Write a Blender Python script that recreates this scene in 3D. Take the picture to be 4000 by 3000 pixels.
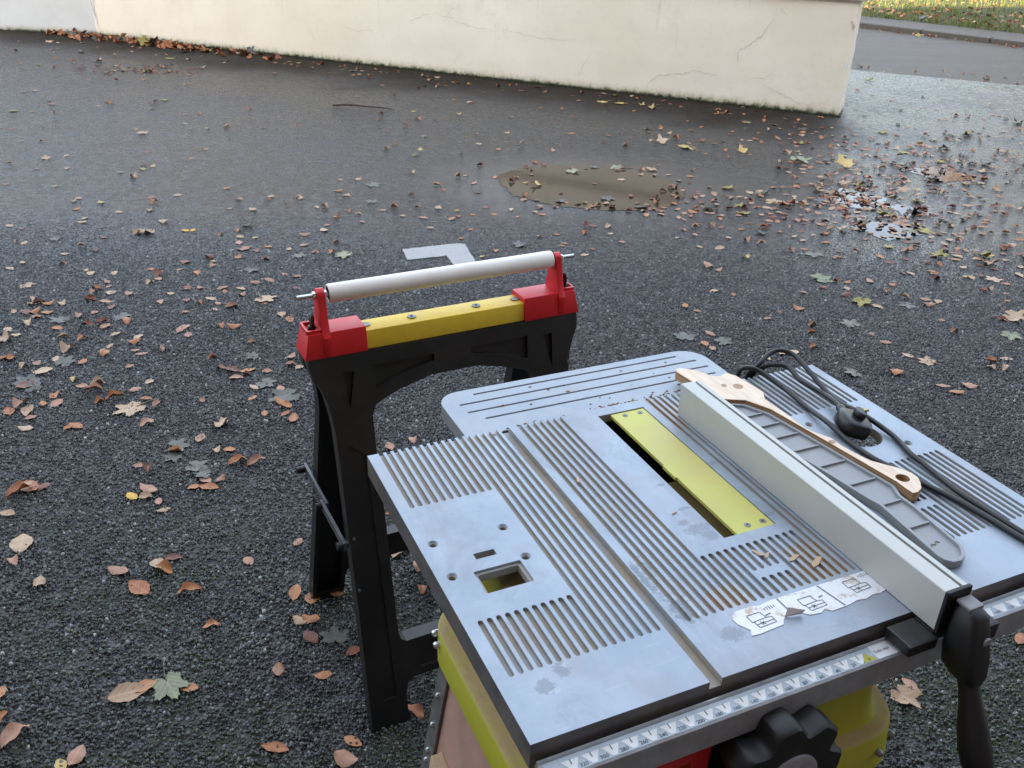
import bpy, bmesh, math, random
import numpy as np
from math import radians as R, sin, cos, pi, atan2, hypot
from mathutils import Vector, Matrix, noise

random.seed(7)
sc = bpy.context.scene
for o in list(bpy.data.objects): bpy.data.objects.remove(o)
C = sc.collection

# ------------------------------------------------------------------ camera, sky, sun, exposure
cam_d = bpy.data.cameras.new('camera'); cam = bpy.data.objects.new('camera', cam_d); C.objects.link(cam)
cam.matrix_world = Matrix.Translation((0, 0, 1.5)) @ Matrix.Rotation(R(90 - 27.964), 4, 'X') @ Matrix.Rotation(R(1.741), 4, 'Z')
cam_d.sensor_width = 36; cam_d.lens = 32.33; cam_d.clip_end = 500; cam_d.clip_start = 0.02
sc.camera = cam
SUN_EL, SUN_AZ = 20.0, 199.0            # degrees; azimuth clockwise from +Y: low autumn sun from behind the camera
world = bpy.data.worlds.new('World'); sc.world = world; world.use_nodes = True
wn = world.node_tree.nodes; wl = world.node_tree.links
bg = wn['Background']; bg.inputs['Strength'].default_value = 0.15
sky = wn.new('ShaderNodeTexSky'); sky.sky_type = 'NISHITA'; sky.sun_disc = False
sky.sun_elevation = R(SUN_EL); sky.sun_rotation = R(SUN_AZ)
sky.air_density = 1.0; sky.dust_density = 2.0; sky.ozone_density = 1.0
# thin broken cloud, the same all over the sky
tc = wn.new('ShaderNodeTexCoord'); cn = wn.new('ShaderNodeTexNoise'); cn.inputs['Scale'].default_value = 2.2
cn.inputs['Detail'].default_value = 6; cn.inputs['Roughness'].default_value = .6
wl.new(tc.outputs['Generated'], cn.inputs['Vector'])
cr = wn.new('ShaderNodeValToRGB'); cr.color_ramp.elements[0].position = .40; cr.color_ramp.elements[1].position = .66
cr.color_ramp.elements[0].color = (.12, .12, .12, 1); cr.color_ramp.elements[1].color = (.70, .70, .70, 1)
wl.new(cn.outputs['Fac'], cr.inputs['Fac'])
mx = wn.new('ShaderNodeMix'); mx.data_type = 'RGBA'
mx.inputs['B'].default_value = (6.3, 6.6, 7.1, 1)
wl.new(cr.outputs['Color'], mx.inputs['Factor']); wl.new(sky.outputs['Color'], mx.inputs['A'])
wl.new(mx.outputs['Result'], bg.inputs['Color'])
sun_d = bpy.data.lights.new('sun', 'SUN'); sun = bpy.data.objects.new('sun', sun_d); C.objects.link(sun)
sun_d.energy = 5.0; sun_d.angle = R(.5); sun_d.color = (1, .86, .68)
sdir = Vector((sin(R(SUN_AZ)) * cos(R(SUN_EL)), cos(R(SUN_AZ)) * cos(R(SUN_EL)), sin(R(SUN_EL))))
sun.rotation_euler = sdir.to_track_quat('Z', 'Y').to_euler(); sun.location = sdir * 60
vs = sc.view_settings; vs.view_transform = 'Standard'; vs.look = 'None'; vs.gamma = 1; vs.use_curve_mapping = False
vs.exposure = 1.95
sc.render.engine = 'CYCLES'

# ------------------------------------------------------------------ material helpers
class NT:
    def __init__(s, name):
        s.m = bpy.data.materials.new(name); s.m.use_nodes = True
        s.t = s.m.node_tree; s.n = s.t.nodes; s.b = s.n['Principled BSDF']
    def new(s, t, **kw):
        n = s.n.new(t)
        for k, v in kw.items():
            if k[0] == '_': n.inputs[k[1:].replace('_', ' ')].default_value = v
            else: setattr(n, k, v)
        return n
    def link(s, a, b): s.t.links.new(a, b)
    def val(s, x, sock):
        if isinstance(x, (int, float)): sock.default_value = x
        elif isinstance(x, (tuple, list)): sock.default_value = tuple(x) if len(x) == 4 or sock.type == 'VECTOR' else (*x, 1)
        else: s.link(x, sock)
    def math(s, op, a, b=0.0, c=0.0, clamp=False):
        n = s.new('ShaderNodeMath', operation=op, use_clamp=clamp)
        s.val(a, n.inputs[0]); s.val(b, n.inputs[1]); s.val(c, n.inputs[2]); return n.outputs[0]
    def mix(s, f, a, b):
        n = s.new('ShaderNodeMix', data_type='RGBA'); s.val(f, n.inputs['Factor']); s.val(a, n.inputs['A']); s.val(b, n.inputs['B'])
        return n.outputs['Result']
    def mixf(s, f, a, b):
        n = s.new('ShaderNodeMix', data_type='FLOAT'); s.val(f, n.inputs[0]); s.val(a, n.inputs[2]); s.val(b, n.inputs[3])
        return n.outputs[0]
    def noise(s, scale, detail=4, rough=.55, vec=None, dist=0.0):
        n = s.new('ShaderNodeTexNoise', _Scale=scale, _Detail=detail, _Roughness=rough, _Distortion=dist)
        if vec is not None: s.link(vec, n.inputs['Vector'])
        return n.outputs['Fac']
    def ramp(s, f, lo, hi, a=0.0, b=1.0):
        n = s.new('ShaderNodeMapRange', interpolation_type='SMOOTHSTEP'); s.val(f, n.inputs[0])
        n.inputs[1].default_value = lo; n.inputs[2].default_value = hi; n.inputs[3].default_value = a; n.inputs[4].default_value = b
        return n.outputs[0]
    def pos(s): return s.new('ShaderNodeNewGeometry').outputs['Position']
    def obj(s): return s.new('ShaderNodeTexCoord').outputs['Object']
    def xyz(s, v):
        n = s.new('ShaderNodeSeparateXYZ'); s.link(v, n.inputs[0]); return n.outputs
    def vmul(s, v, k):
        n = s.new('ShaderNodeVectorMath', operation='MULTIPLY'); s.link(v, n.inputs[0]); n.inputs[1].default_value = k; return n.outputs[0]
    def bump(s, h, strength=.5, dist=.002, normal=None):
        n = s.new('ShaderNodeBump', _Strength=strength, _Distance=dist); s.link(h, n.inputs['Height'])
        if normal is not None: s.link(normal, n.inputs['Normal'])
        return n.outputs['Normal']
    def set(s, **kw):
        for k, v in kw.items():
            s.val(v, s.b.inputs[k.replace('_', ' ')])
        return s.m
def simple(name, col, rough=.5, metal=0.0, var=.15, nscale=30, bump=0.0, bscale=400, spec=.5, dirt=None, dirtamt=.4, rvar=.12):
    """a plain paint / plastic / metal with mottling, fine grain and optional grime"""
    t = NT(name); o = t.obj(); n = t.noise(nscale, 5, .6, o)
    c2 = tuple(max(0, x * (1 - var)) for x in col); c3 = tuple(min(1, x * (1 + var)) for x in col)
    c = t.mix(t.ramp(n, .3, .7), c2, c3)
    if dirt:
        c = t.mix(t.math('MULTIPLY', t.ramp(t.noise(nscale * .35, 6, .7, o), .45, .72), dirtamt), c, dirt)
    t.set(Base_Color=c, Metallic=metal, Roughness=t.mixf(n, rough - rvar, rough + rvar), Specular_IOR_Level=spec)
    if bump: t.set(Normal=t.bump(t.noise(bscale, 3, .5, o), bump, .001))
    return t.m

# ------------------------------------------------------------------ mesh helpers
class MB:
    def __init__(s): s.v = []; s.f = []; s.mi = []
    def add(s, verts, faces, mi=0):
        b = len(s.v); s.v += [tuple(v) for v in verts]; s.f += [tuple(i + b for i in f) for f in faces]; s.mi += [mi] * len(faces); return s
    def box(s, x0, x1, y0, y1, z0, z1, mi=0, taper=0.0):
        k = taper
        vv = [(x0, y0, z0), (x1, y0, z0), (x1, y1, z0), (x0, y1, z0), (x0 + k, y0 + k, z1), (x1 - k, y0 + k, z1), (x1 - k, y1 - k, z1), (x0 + k, y1 - k, z1)]
        return s.add(vv, [(3, 2, 1, 0), (4, 5, 6, 7), (0, 1, 5, 4), (1, 2, 6, 5), (2, 3, 7, 6), (3, 0, 4, 7)], mi)
    def rings(s, rings, mi=0, cap0=True, cap1=True):
        n = len(rings[0]); b = len(s.v)
        for r in rings: s.v += [tuple(p) for p in r]
        fs = []
        for i in range(len(rings) - 1):
            for j in range(n):
                a = b + i * n + j; c = b + i * n + (j + 1) % n
                fs.append((a, c, c + n, a + n))
        if cap0: fs.append(tuple(b + j for j in reversed(range(n))))
        if cap1: fs.append(tuple(b + (len(rings) - 1) * n + j for j in range(n)))
        s.f += fs; s.mi += [mi] * len(fs); return s
    def tube(s, pts, rad, seg=10, mi=0):
        pts = [Vector(p) for p in pts]; rr = rad if isinstance(rad, (list, tuple)) else [rad] * len(pts)
        rings = []; up = None
        for i, p in enumerate(pts):
            d = (pts[min(i + 1, len(pts) - 1)] - pts[max(i - 1, 0)]).normalized()
            if up is None: up = Vector((0, 0, 1)) if abs(d.z) < .9 else Vector((1, 0, 0))
            x = d.cross(up).normalized(); y = x.cross(d).normalized(); up = y
            rings.append([p + x * (cos(2 * pi * k / seg) * rr[i]) + y * (sin(2 * pi * k / seg) * rr[i]) for k in range(seg)])
        return s.rings([list(reversed(r)) for r in rings], mi)
    def cyl(s, a, b, r, seg=20, mi=0): return s.tube([a, b], r, seg, mi)
    def build(s, name, mats, parent=None, smooth=None, bevel=0.0):
        me = bpy.data.meshes.new(name); me.from_pydata(s.v, [], s.f); me.update()
        return finish(name, me, mats, parent, smooth, bevel, s.mi)
def finish(name, me, mats, parent=None, smooth=None, bevel=0.0, mi=None):
    if not isinstance(mats, (list, tuple)): mats = [mats]
    for m in mats: me.materials.append(m)
    if mi and len(mats) > 1: me.polygons.foreach_set('material_index', mi)
    bm = bmesh.new(); bm.from_mesh(me)
    bmesh.ops.recalc_face_normals(bm, faces=bm.faces)
    if bevel > 0:
        es = [e for e in bm.edges if len(e.link_faces) == 2 and e.calc_face_angle(0) > R(25)]
        bmesh.ops.bevel(bm, geom=es, offset=bevel, offset_type='OFFSET', segments=2, profile=.6, affect='EDGES', clamp_overlap=True)
    if smooth is not None:
        for f in bm.faces: f.smooth = True
        for e in bm.edges:
            if len(e.link_faces) == 2 and e.calc_face_angle(0) > R(smooth): e.smooth = False
    bm.to_mesh(me); bm.free(); me.update()
    o = bpy.data.objects.new(name, me); C.objects.link(o); o.parent = parent
    return o
def empty(name, loc=(0, 0, 0), rz=0.0):
    o = bpy.data.objects.new(name, None); C.objects.link(o); o.location = loc; o.rotation_euler = (0, 0, rz); o.empty_display_size = .1
    return o
def tag(o, label=None, cat=None, group=None, kind=None):
    for k, v in (('label', label), ('category', cat), ('group', group), ('kind', kind)):
        if v: o[k] = v
    return o
def extrude_poly(loops, z0, z1):
    """2-D loops (outer first, holes after) -> MB prism between z0 and z1"""
    bm = bmesh.new(); es = []
    for lp in loops:
        vs_ = [bm.verts.new((p[0], p[1], z0)) for p in lp]
        es += [bm.edges.new((vs_[i], vs_[(i + 1) % len(vs_)])) for i in range(len(vs_))]
    bmesh.ops.triangle_fill(bm, use_beauty=True, use_dissolve=False, edges=es)
    r = bmesh.ops.extrude_face_region(bm, geom=list(bm.faces))
    for v in r['geom']:
        if isinstance(v, bmesh.types.BMVert): v.co.z = z1
    bmesh.ops.recalc_face_normals(bm, faces=bm.faces)
    m = MB(); bm.verts.index_update()
    m.add([v.co[:] for v in bm.verts], [[v.index for v in f.verts] for f in bm.faces]); bm.free()
    return m
def tmp_obj(mb):
    me = bpy.data.meshes.new('tmp'); me.from_pydata(mb.v, [], mb.f); me.update()
    bm = bmesh.new(); bm.from_mesh(me); bmesh.ops.recalc_face_normals(bm, faces=bm.faces); bm.to_mesh(me); bm.free()
    o = bpy.data.objects.new('tmp', me); C.objects.link(o); return o
def carve(base, cutter):
    """base minus cutter (both MB) -> mesh datablock"""
    a = tmp_obj(base); b = tmp_obj(cutter)
    md = a.modifiers.new('b', 'BOOLEAN'); md.object = b; md.operation = 'DIFFERENCE'; md.solver = 'EXACT'
    bpy.context.view_layer.update()
    me = bpy.data.meshes.new_from_object(a.evaluated_get(bpy.context.evaluated_depsgraph_get()))
    bpy.data.objects.remove(a); bpy.data.objects.remove(b)
    return me
def rrect(x0, x1, y0, y1, r, n=6):
    out = []
    for cx, cy, a0 in ((x1 - r, y1 - r, 0), (x0 + r, y1 - r, 90), (x0 + r, y0 + r, 180), (x1 - r, y0 + r, 270)):
        for k in range(n + 1):
            a = R(a0 + 90 * k / n); out.append((cx + r * cos(a), cy + r * sin(a)))
    return out
def circ(cx, cy, r, n=20): return [(cx + r * cos(2 * pi * k / n), cy + r * sin(2 * pi * k / n)) for k in range(n)]
def spline(pts, n=8):
    P = [Vector(p) for p in pts]; P = [P[0] * 2 - P[1]] + P + [P[-1] * 2 - P[-2]]; out = []
    for i in range(1, len(P) - 2):
        for k in range(n):
            t = k / n; a, b, c_, d = P[i - 1:i + 3]
            out.append(.5 * ((2 * b) + (c_ - a) * t + (2 * a - 5 * b + 4 * c_ - d) * t * t + (3 * b - a - 3 * c_ + d) * t ** 3))
    out.append(P[-2]); return out

# ------------------------------------------------------------------ the setting: yard, road, kerb, pavement, verge
WA = Vector((2.556, 7.576)); WB = Vector((-4.74, 10.81))          # foot of the rendered wall: corner and bend
wdir = (WB - WA).normalized(); wnor = Vector((wdir.y, -wdir.x))
if wnor.y > 0: wnor = -wnor                                        # towards the yard
PUD = (0.44, 5.34)

def asphalt(name, fine=105.0, yard=True):
    t = NT(name); p = t.pos(); X, Y, Z = t.xyz(p)
    warp = t.new('ShaderNodeTexNoise', _Scale=60.0, _Detail=2.0); t.link(p, warp.inputs['Vector'])
    wv = t.new('ShaderNodeVectorMath', operation='MULTIPLY_ADD'); t.link(warp.outputs['Color'], wv.inputs[0]); wv.inputs[1].default_value = (.006, .006, 0); t.link(p, wv.inputs[2])
    vo = t.new('ShaderNodeTexVoronoi', voronoi_dimensions='2D', feature='F1', _Scale=fine); t.link(wv.outputs[0], vo.inputs['Vector'])
    rnd = t.xyz(vo.outputs['Color'])
    dome = t.ramp(vo.outputs['Distance'], .1, .62, 1.0, 0.0)
    clump = t.new('ShaderNodeTexVoronoi', voronoi_dimensions='2D', feature='F1', _Scale=38.0); t.link(wv.outputs[0], clump.inputs['Vector']); cl = t.xyz(clump.outputs['Color'])[0]
    big = t.noise(.9, 5, .6, p); mid = t.noise(5.0, 4, .6, p)
    stone = t.mix(t.math('POWER', rnd[0], 1.6), (.006, .0062, .007), (.056, .057, .061))
    stone = t.mix(t.math('GREATER_THAN', rnd[1], .985), stone, (.46, .45, .43))
    col = t.mix(dome, (.004, .004, .0045), stone)  # dark gaps: bitumen colour, with the small shadows between stones painted in
    col = t.mix(t.math('MULTIPLY', t.math('POWER', cl, 4.0), .7), col, (.075, .074, .074))
    col = t.mix(t.math('MULTIPLY', t.ramp(mid, .4, .75), .25), col, (.028, .025, .021))
    rough = t.math('ADD', t.mixf(t.ramp(big, .35, .65), .20, .36), t.math('MULTIPLY', t.math('SUBTRACT', cl, .5), .22))
    if yard:
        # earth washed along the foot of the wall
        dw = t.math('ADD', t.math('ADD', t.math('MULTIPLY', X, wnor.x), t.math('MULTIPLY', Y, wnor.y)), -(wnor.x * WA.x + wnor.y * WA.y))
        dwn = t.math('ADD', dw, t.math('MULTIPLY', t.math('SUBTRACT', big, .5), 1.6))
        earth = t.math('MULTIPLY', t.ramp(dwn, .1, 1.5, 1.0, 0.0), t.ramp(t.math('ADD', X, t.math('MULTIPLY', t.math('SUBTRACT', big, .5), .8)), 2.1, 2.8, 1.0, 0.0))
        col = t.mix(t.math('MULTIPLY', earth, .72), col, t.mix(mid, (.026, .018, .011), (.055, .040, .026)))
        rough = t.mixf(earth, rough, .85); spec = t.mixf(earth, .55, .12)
        # moss between the stones close to the camera side of the yard
        mz = t.math('MULTIPLY', t.ramp(Y, 1.3, 3.0, 1.0, .0), t.ramp(t.noise(3.2, 5, .65, p), .44, .62))
        moss = t.math('MULTIPLY', mz, t.ramp(dome, .15, .8, 1.0, .1))
        col = t.mix(t.math('MULTIPLY', moss, .85), col, t.mix(rnd[2], (.012, .020, .003), (.030, .046, .006)))
        rough = t.mixf(moss, rough, .8)
        # standing damp round the puddle and where the leaves lie thick on the right
        dx = t.math('SUBTRACT', X, PUD[0]); dy = t.math('SUBTRACT', Y, PUD[1])
        dp = t.math('SQRT', t.math('ADD', t.math('MULTIPLY', dx, dx), t.math('MULTIPLY', t.math('MULTIPLY', dy, dy), 1.5)))
        wet = t.ramp(t.math('ADD', dp, t.math('MULTIPLY', t.math('SUBTRACT', mid, .5), .6)), .6, 1.25, 1.0, 0.0)
        dx2 = t.math('SUBTRACT', X, 2.05); dy2 = t.math('SUBTRACT', Y, 5.0)
        dp2 = t.math('SQRT', t.math('ADD', t.math('MULTIPLY', dx2, dx2), t.math('MULTIPLY', t.math('MULTIPLY', dy2, dy2), .5)))
        wet2 = t.math('MULTIPLY', t.ramp(t.math('ADD', dp2, t.math('MULTIPLY', t.math('SUBTRACT', mid, .5), 1.4)), .2, 1.0, 1.0, 0.0), .9)
        wet = t.math('MAXIMUM', wet, wet2)
        col = t.mix(t.math('MULTIPLY', wet, .5), col, (.010, .010, .010))
        rough = t.mixf(wet, rough, .085)
        hstr = t.mixf(wet, 1.0, .22)
    lv = t.new('ShaderNodeVectorMath', operation='SUBTRACT'); t.link(wv.outputs[0], lv.inputs[0]); t.link(vo.outputs['Position'], lv.inputs[1])
    lx, ly, lz = t.xyz(lv.outputs[0])
    tilt = t.math('ADD', t.math('MULTIPLY', lx, t.math('SUBTRACT', rnd[1], .5)), t.math('MULTIPLY', ly, t.math('SUBTRACT', rnd[2], .5)))
    tilt = t.math('MULTIPLY', tilt, fine * 1.5)                    # each stone shows a facet tipped its own way
    h = t.math('MULTIPLY', dome, t.math('ADD', t.math('ADD', t.math('MULTIPLY', rnd[0], .6), .6), tilt))
    h = t.math('ADD', h, t.math('MULTIPLY', t.noise(420, 2, .5, p), .35))
    h = t.math('ADD', h, t.math('MULTIPLY', cl, .9))
    if yard: h = t.math('MULTIPLY', h, hstr)
    if not yard: rough = .6; col = t.mix(.7, col, t.mix(t.noise(1.3, 5, .6, t.vmul(p, (.5, 2.0, 1))), (.10, .085, .066), (.21, .18, .14)))
    nb = t.bump(h, 1.0, .0060)
    t.set(Base_Color=col, Roughness=rough, Specular_IOR_Level=spec if yard else .35, Normal=nb)
    return t.m
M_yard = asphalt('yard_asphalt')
M_road = asphalt('road_asphalt', 130.0, False)

gr = NT('meadow_soil'); gp = gr.pos()
gr.set(Base_Color=gr.mix(gr.noise(1.2, 5, .6, gp), (.035, .045, .012), (.07, .06, .025)), Roughness=.9)
gm = MB(); gm.add([(-150, -150, -.05), (150, -150, -.05), (150, 150, -.05), (-150, 150, -.05)], [(0, 1, 2, 3)])
tag(gm.build('ground', gr.m), kind='structure')

KA, KB = Vector((4.72, 13.9)), Vector((6.3, 12.29))                # foot of the far kerb
kd = (KB - KA).normalized(); kn = Vector((-kd.y, kd.x));
if kn.y < 0: kn = -kn                                              # away from the camera
YA, YB = Vector((3.4, 10.01)), Vector((4.89, 9.34))                # edge of the yard tarmac against the road
yd = (YB - YA).normalized()
def P(v, z): return (v.x, v.y, z)
yard = MB(); ys = [(-22, -22), (22, -22)]
e1 = YA + yd * 20; e0 = YA - yd * 25
yard_pts = [Vector((-24, -12)), Vector((20, -12)), e1, e0]
yard.rings([[P(v, -.03) for v in yard_pts], [P(v, 0) for v in yard_pts]])
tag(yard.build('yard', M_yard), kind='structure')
rd = MB(); r0 = KA - kd * 40 + kn * .02; r1 = KA + kd * 40 + kn * .02
r3 = YA - yd * 30 - Vector((0, 2)); r2 = YA + yd * 30 - Vector((0, 2))
rd.add([P(r3, -.012), P(r2, -.012), P(r1, -.012), P(r0, -.012)], [(0, 1, 2, 3)])
tag(rd.build('road', M_road), kind='structure')
kt = NT('kerb_concrete'); kp = kt.pos()
kt.set(Base_Color=kt.mix(kt.noise(9, 6, .7, kp), (.05, .044, .036), (.12, .105, .085)), Roughness=.85, Normal=kt.bump(kt.noise(160, 3, .6, kp), .5, .002))
kerb = empty('kerb', P(KA, 0)); tag(kerb, kind='structure')
kang = atan2(kd.y, kd.x); km = MB(); km.box(0, .905, 0, .13, -.05, .05)
k0 = km.build('kerbstone', kt.m, kerb, bevel=.012)
sgn = 1 if (Vector((-sin(kang), cos(kang))) - kn).length < .1 else -1
for i in range(-4, 9):
    o = k0 if i == -4 else k0.copy()
    if i != -4: C.objects.link(o)
    b = kd * (i * .92) + (Vector((0, 0)) if sgn > 0 else kn * .13) + kn * random.uniform(-.006, .006)
    o.location = (b.x, b.y, random.uniform(-.006, .004)); o.rotation_euler = (0, 0, kang + random.uniform(-.004, .004)); o.parent = kerb
pv = MB(); pa = KA + kn * .135
pts = [pa - kd * 12, pa + kd * 12, pa + kd * 12 + kn * .80, pa - kd * 12 + kn * .80]
pv.rings([[P(v, -.03) for v in pts], [P(v, .046) for v in pts]])
tag(pv.build('pavement', M_road), kind='structure')
# grass bank behind the pavement
def verge_z(d): return .040 + .055 * d + .02 * sin(d * 1.7)
vm = MB(); base = pa + kn * .80; NX, NY = 50, 26
for j in range(NY + 1):
    for i in range(NX + 1):
        q = base + kd * (-14 + 28 * i / NX) + kn * (30 * (j / NY) ** 1.5)
        d = 30 * (j / NY) ** 1.5
        vm.v.append((q.x, q.y, verge_z(d) + .03 * noise.noise((q.x, q.y, 3)) * min(1, d)))
for j in range(NY):
    for i in range(NX):
        a = j * (NX + 1) + i; vm.f.append((a, a + 1, a + NX + 2, a + NX + 1)); vm.mi.append(0)
tag(vm.build('verge', gr.m, smooth=60), kind='structure')
def leaf_green(name, a, b, rough=.55):
    t = NT(name); o = t.pos(); t.set(Base_Color=t.mix(t.noise(2.5, 4, .6, o), a, b), Roughness=rough); return t.m
gb = MB(); rg = random.Random(3)
for k in range(26000):
    d = .02 + 9.0 * rg.random() ** 1.6; l = rg.uniform(-6.5, 9.5); q = base + kd * l + kn * d
    z = verge_z(d) + .03 * noise.noise((q.x, q.y, 3)) * min(1, d); h = rg.uniform(.05, .11); w = rg.uniform(.006, .012); a = rg.uniform(0, 2 * pi); le = rg.uniform(.0, .05); b = rg.uniform(0, 2 * pi)
    gb.add([(q.x - w * cos(a), q.y - w * sin(a), z - .01), (q.x + w * cos(a), q.y + w * sin(a), z - .01), (q.x + le * cos(b), q.y + le * sin(b), z + h)], [(0, 1, 2)], k % 2)
tag(gb.build('verge_grass', [leaf_green('grass_green', (.055, .10, .012), (.12, .15, .025)), leaf_green('grass_olive', (.09, .11, .02), (.16, .15, .04))]),
    'short green grass covering the bank beyond the pavement', 'grass', kind='stuff')

# unseen autumn trees added beyond the bank to warm the wet reflections
M_bark = simple('tree_bark', (.10, .075, .055), .9, var=.3, nscale=6)
M_gold = [leaf_green('tree_leaves_gold', (.36, .20, .035), (.50, .30, .06)), leaf_green('tree_leaves_copper', (.24, .10, .03), (.36, .17, .05)), leaf_green('tree_leaves_olive', (.12, .12, .03), (.22, .19, .05))]
def reflection_tree(x, y, h, rad, seed, mats, label):
    rr = random.Random(seed); t = empty('reflection_tree', (x, y, 0)); tag(t, label, 'tree', 'unseen autumn trees added beyond the bank for reflections')
    tr = MB(); tips = []
    tr.tube([(0, 0, -.1), (.03, 0, h * .2), (-.04, .05, h * .45), (.05, 0, h * .8)], [.24, .19, .15, .04], 9)
    for k in range(11):
        a = k * 2.1 + rr.uniform(-.4, .4); z0 = h * rr.uniform(.25, .6); L = rad * rr.uniform(.7, 1.05); e = (L * cos(a), L * sin(a), z0 + h * rr.uniform(.12, .35))
        tr.tube([(0, 0, z0), (e[0] * .5, e[1] * .5, z0 + (e[2] - z0) * .6), e], [.08, .05, .015], 6); tips += [Vector(e), Vector((e[0] * .6, e[1] * .6, z0 + (e[2] - z0) * .75))]
    tips += [Vector((rr.uniform(-.4, .4) * rad, rr.uniform(-.4, .4) * rad, h * rr.uniform(.7, 1))) for _ in range(9)]
    tr.build('trunk', M_bark, t, smooth=60); cr_ = MB()
    for k in range(6500):
        c = rr.choice(tips); s_ = rad * .26; p = Vector((c.x + rr.gauss(0, s_), c.y + rr.gauss(0, s_), c.z + rr.gauss(0, s_ * .8))); q = rr.uniform(.06, .12); a = rr.uniform(0, 6.28)
        u_ = Vector((cos(a), sin(a), rr.uniform(-.6, .6))).normalized() * q; w_ = u_.cross(Vector((rr.uniform(-1, 1), rr.uniform(-1, 1), rr.uniform(.2, 1)))).normalized() * q * .6
        cr_.add([p - u_, p - w_, p + u_, p + w_], [(0, 1, 2, 3)], rr.choice((0, 0, 1)))
    cr_.build('crown', mats, t)
reflection_tree(12.5, 21.5, 6.5, 2.4, 1, [M_gold[0], M_gold[1]], 'unseen golden autumn tree added for reflections, nearest the wall corner')
reflection_tree(16.5, 21.0, 8.0, 2.9, 2, [M_gold[1], M_gold[2]], 'unseen copper autumn tree added for reflections, right of the golden one')
reflection_tree(20.5, 18.5, 7.5, 2.8, 3, [M_gold[0], M_gold[2]], 'unseen olive and gold autumn tree added for reflections, far right')

# ------------------------------------------------------------------ rendered building on the left
rt = NT('cream_render'); rp = rt.pos(); RX, RY, RZ = rt.xyz(rp)
n1 = rt.noise(1.1, 6, .6, rp); n2 = rt.noise(14, 5, .65, rp)
rc = rt.mix(rt.ramp(n1, .3, .72), (.79, .70, .545), (.86, .785, .64))
rc = rt.mix(rt.math('MULTIPLY', rt.ramp(n2, .5, .8), .10), rc, (.50, .43, .33))
# brown run-off streaks under the ledge and green-black damp at the foot, ragged
stv = rt.noise(7.0, 4, .7, rt.vmul(rp, (1.0, 1.0, .06)))
streak = rt.math('MULTIPLY', rt.ramp(stv, .60, .74), rt.ramp(RZ, .15, .86))
rc = rt.mix(rt.math('MULTIPLY', streak, .5), rc, (.33, .25, .15))
blot = rt.math('MULTIPLY', rt.ramp(rt.noise(2.3, 6, .7, rp), .56, .72), .18)
rc = rt.mix(blot, rc, (.46, .41, .30))
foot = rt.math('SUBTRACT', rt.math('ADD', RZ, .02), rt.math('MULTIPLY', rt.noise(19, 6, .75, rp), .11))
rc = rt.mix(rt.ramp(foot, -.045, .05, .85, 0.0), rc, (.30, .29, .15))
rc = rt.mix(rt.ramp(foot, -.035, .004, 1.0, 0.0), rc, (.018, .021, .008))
hb = rt.math('ADD', rt.math('MULTIPLY', rt.noise(30, 6, .7, rp), .7), rt.math('MULTIPLY', rt.noise(5, 4, .6, rp), 1.2))
rt.set(Base_Color=rc, Roughness=.9, Normal=rt.bump(hb, .5, .006))
M_render = rt.m
M_ledge = simple('pinkish_stone_ledge', (.52, .40, .33), .85, var=.2, nscale=12, bump=.4, bscale=120)
M_crack = simple('crack_shadow_line', (.54, .46, .35), .95, var=.3)
M_flake = simple('bare_white_plaster', (.80, .80, .80), .9, var=.08)
M_tar = simple('roofing_felt', (.06, .06, .06), .9)
bld = empty('rendered_wall', P(WA, 0))
tag(bld, 'cream rendered wall with cracked plaster and mossy foot across the back of the yard', 'wall')
def wall_mesh(a, b, z0, z1, nrm, thick, seed, nz, ragged=False):
    """a wall slab from a to b whose face is slightly uneven, in the building's coordinates"""
    m = MB(); L = (b - a).length; nx = max(4, int(L / .07)); d = (b - a).normalized()
    def pt(i, j, back):
        q = a + d * (L * i / nx); z = z0 + (z1 - z0) * j / nz
        off = .012 * noise.noise((q.x * 1.3 + seed, q.y * 1.3, z * 1.3)) + .004 * noise.noise((q.x * 9, q.y * 9 + seed, z * 9))
        e = 0.0
        if ragged and i == 0: e = .004 * noise.noise((seed, z * 14, 0)) + .004 * noise.noise((seed, z * 45, 2))
        q = q + nrm * (off if not back else -thick) + d * e
        return (q.x - WA.x, q.y - WA.y, z)
    fr = [[pt(i, j, False) for i in range(nx + 1)] for j in range(nz + 1)]
    bk = [[pt(0, j, True), pt(nx, j, True)] for j in range(nz + 1)]
    b0 = len(m.v)
    for r in fr: m.v += r
    W = nx + 1
    for j in range(nz):
        for i in range(nx):
            k = b0 + j * W + i; m.f.append((k, k + 1, k + W + 1, k + W)); m.mi.append(0)
    bb = len(m.v)
    for r in bk: m.v += r
    for j in range(nz):
        m.f.append((b0 + j * W, b0 + (j + 1) * W, bb + 2 * (j + 1), bb + 2 * j)); m.mi.append(0)
        m.f.append((b0 + j * W + nx, bb + 2 * j + 1, bb + 2 * (j + 1) + 1, b0 + (j + 1) * W + nx)); m.mi.append(0)
        m.f.append((bb + 2 * j, bb + 2 * (j + 1), bb + 2 * (j + 1) + 1, bb + 2 * j + 1)); m.mi.append(0)
    m.f.append(tuple(b0 + nz * W + i for i in range(W)) + (bb + 2 * nz + 1, bb + 2 * nz)); m.mi.append(0)
    return m
WC = Vector((-10.5, 11.62)); LZ = .862
d2 = (WC - WB).normalized(); n2v = Vector((d2.y, -d2.x)); n2v = n2v if n2v.y < 0 else -n2v
wall_mesh(WA, WB, -.03, LZ, wnor, .3, 1.0, 14, True).build('wall', M_render, bld, smooth=50)
M_render2 = M_render.copy(); M_render2.name = 'greyer_render'
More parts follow.
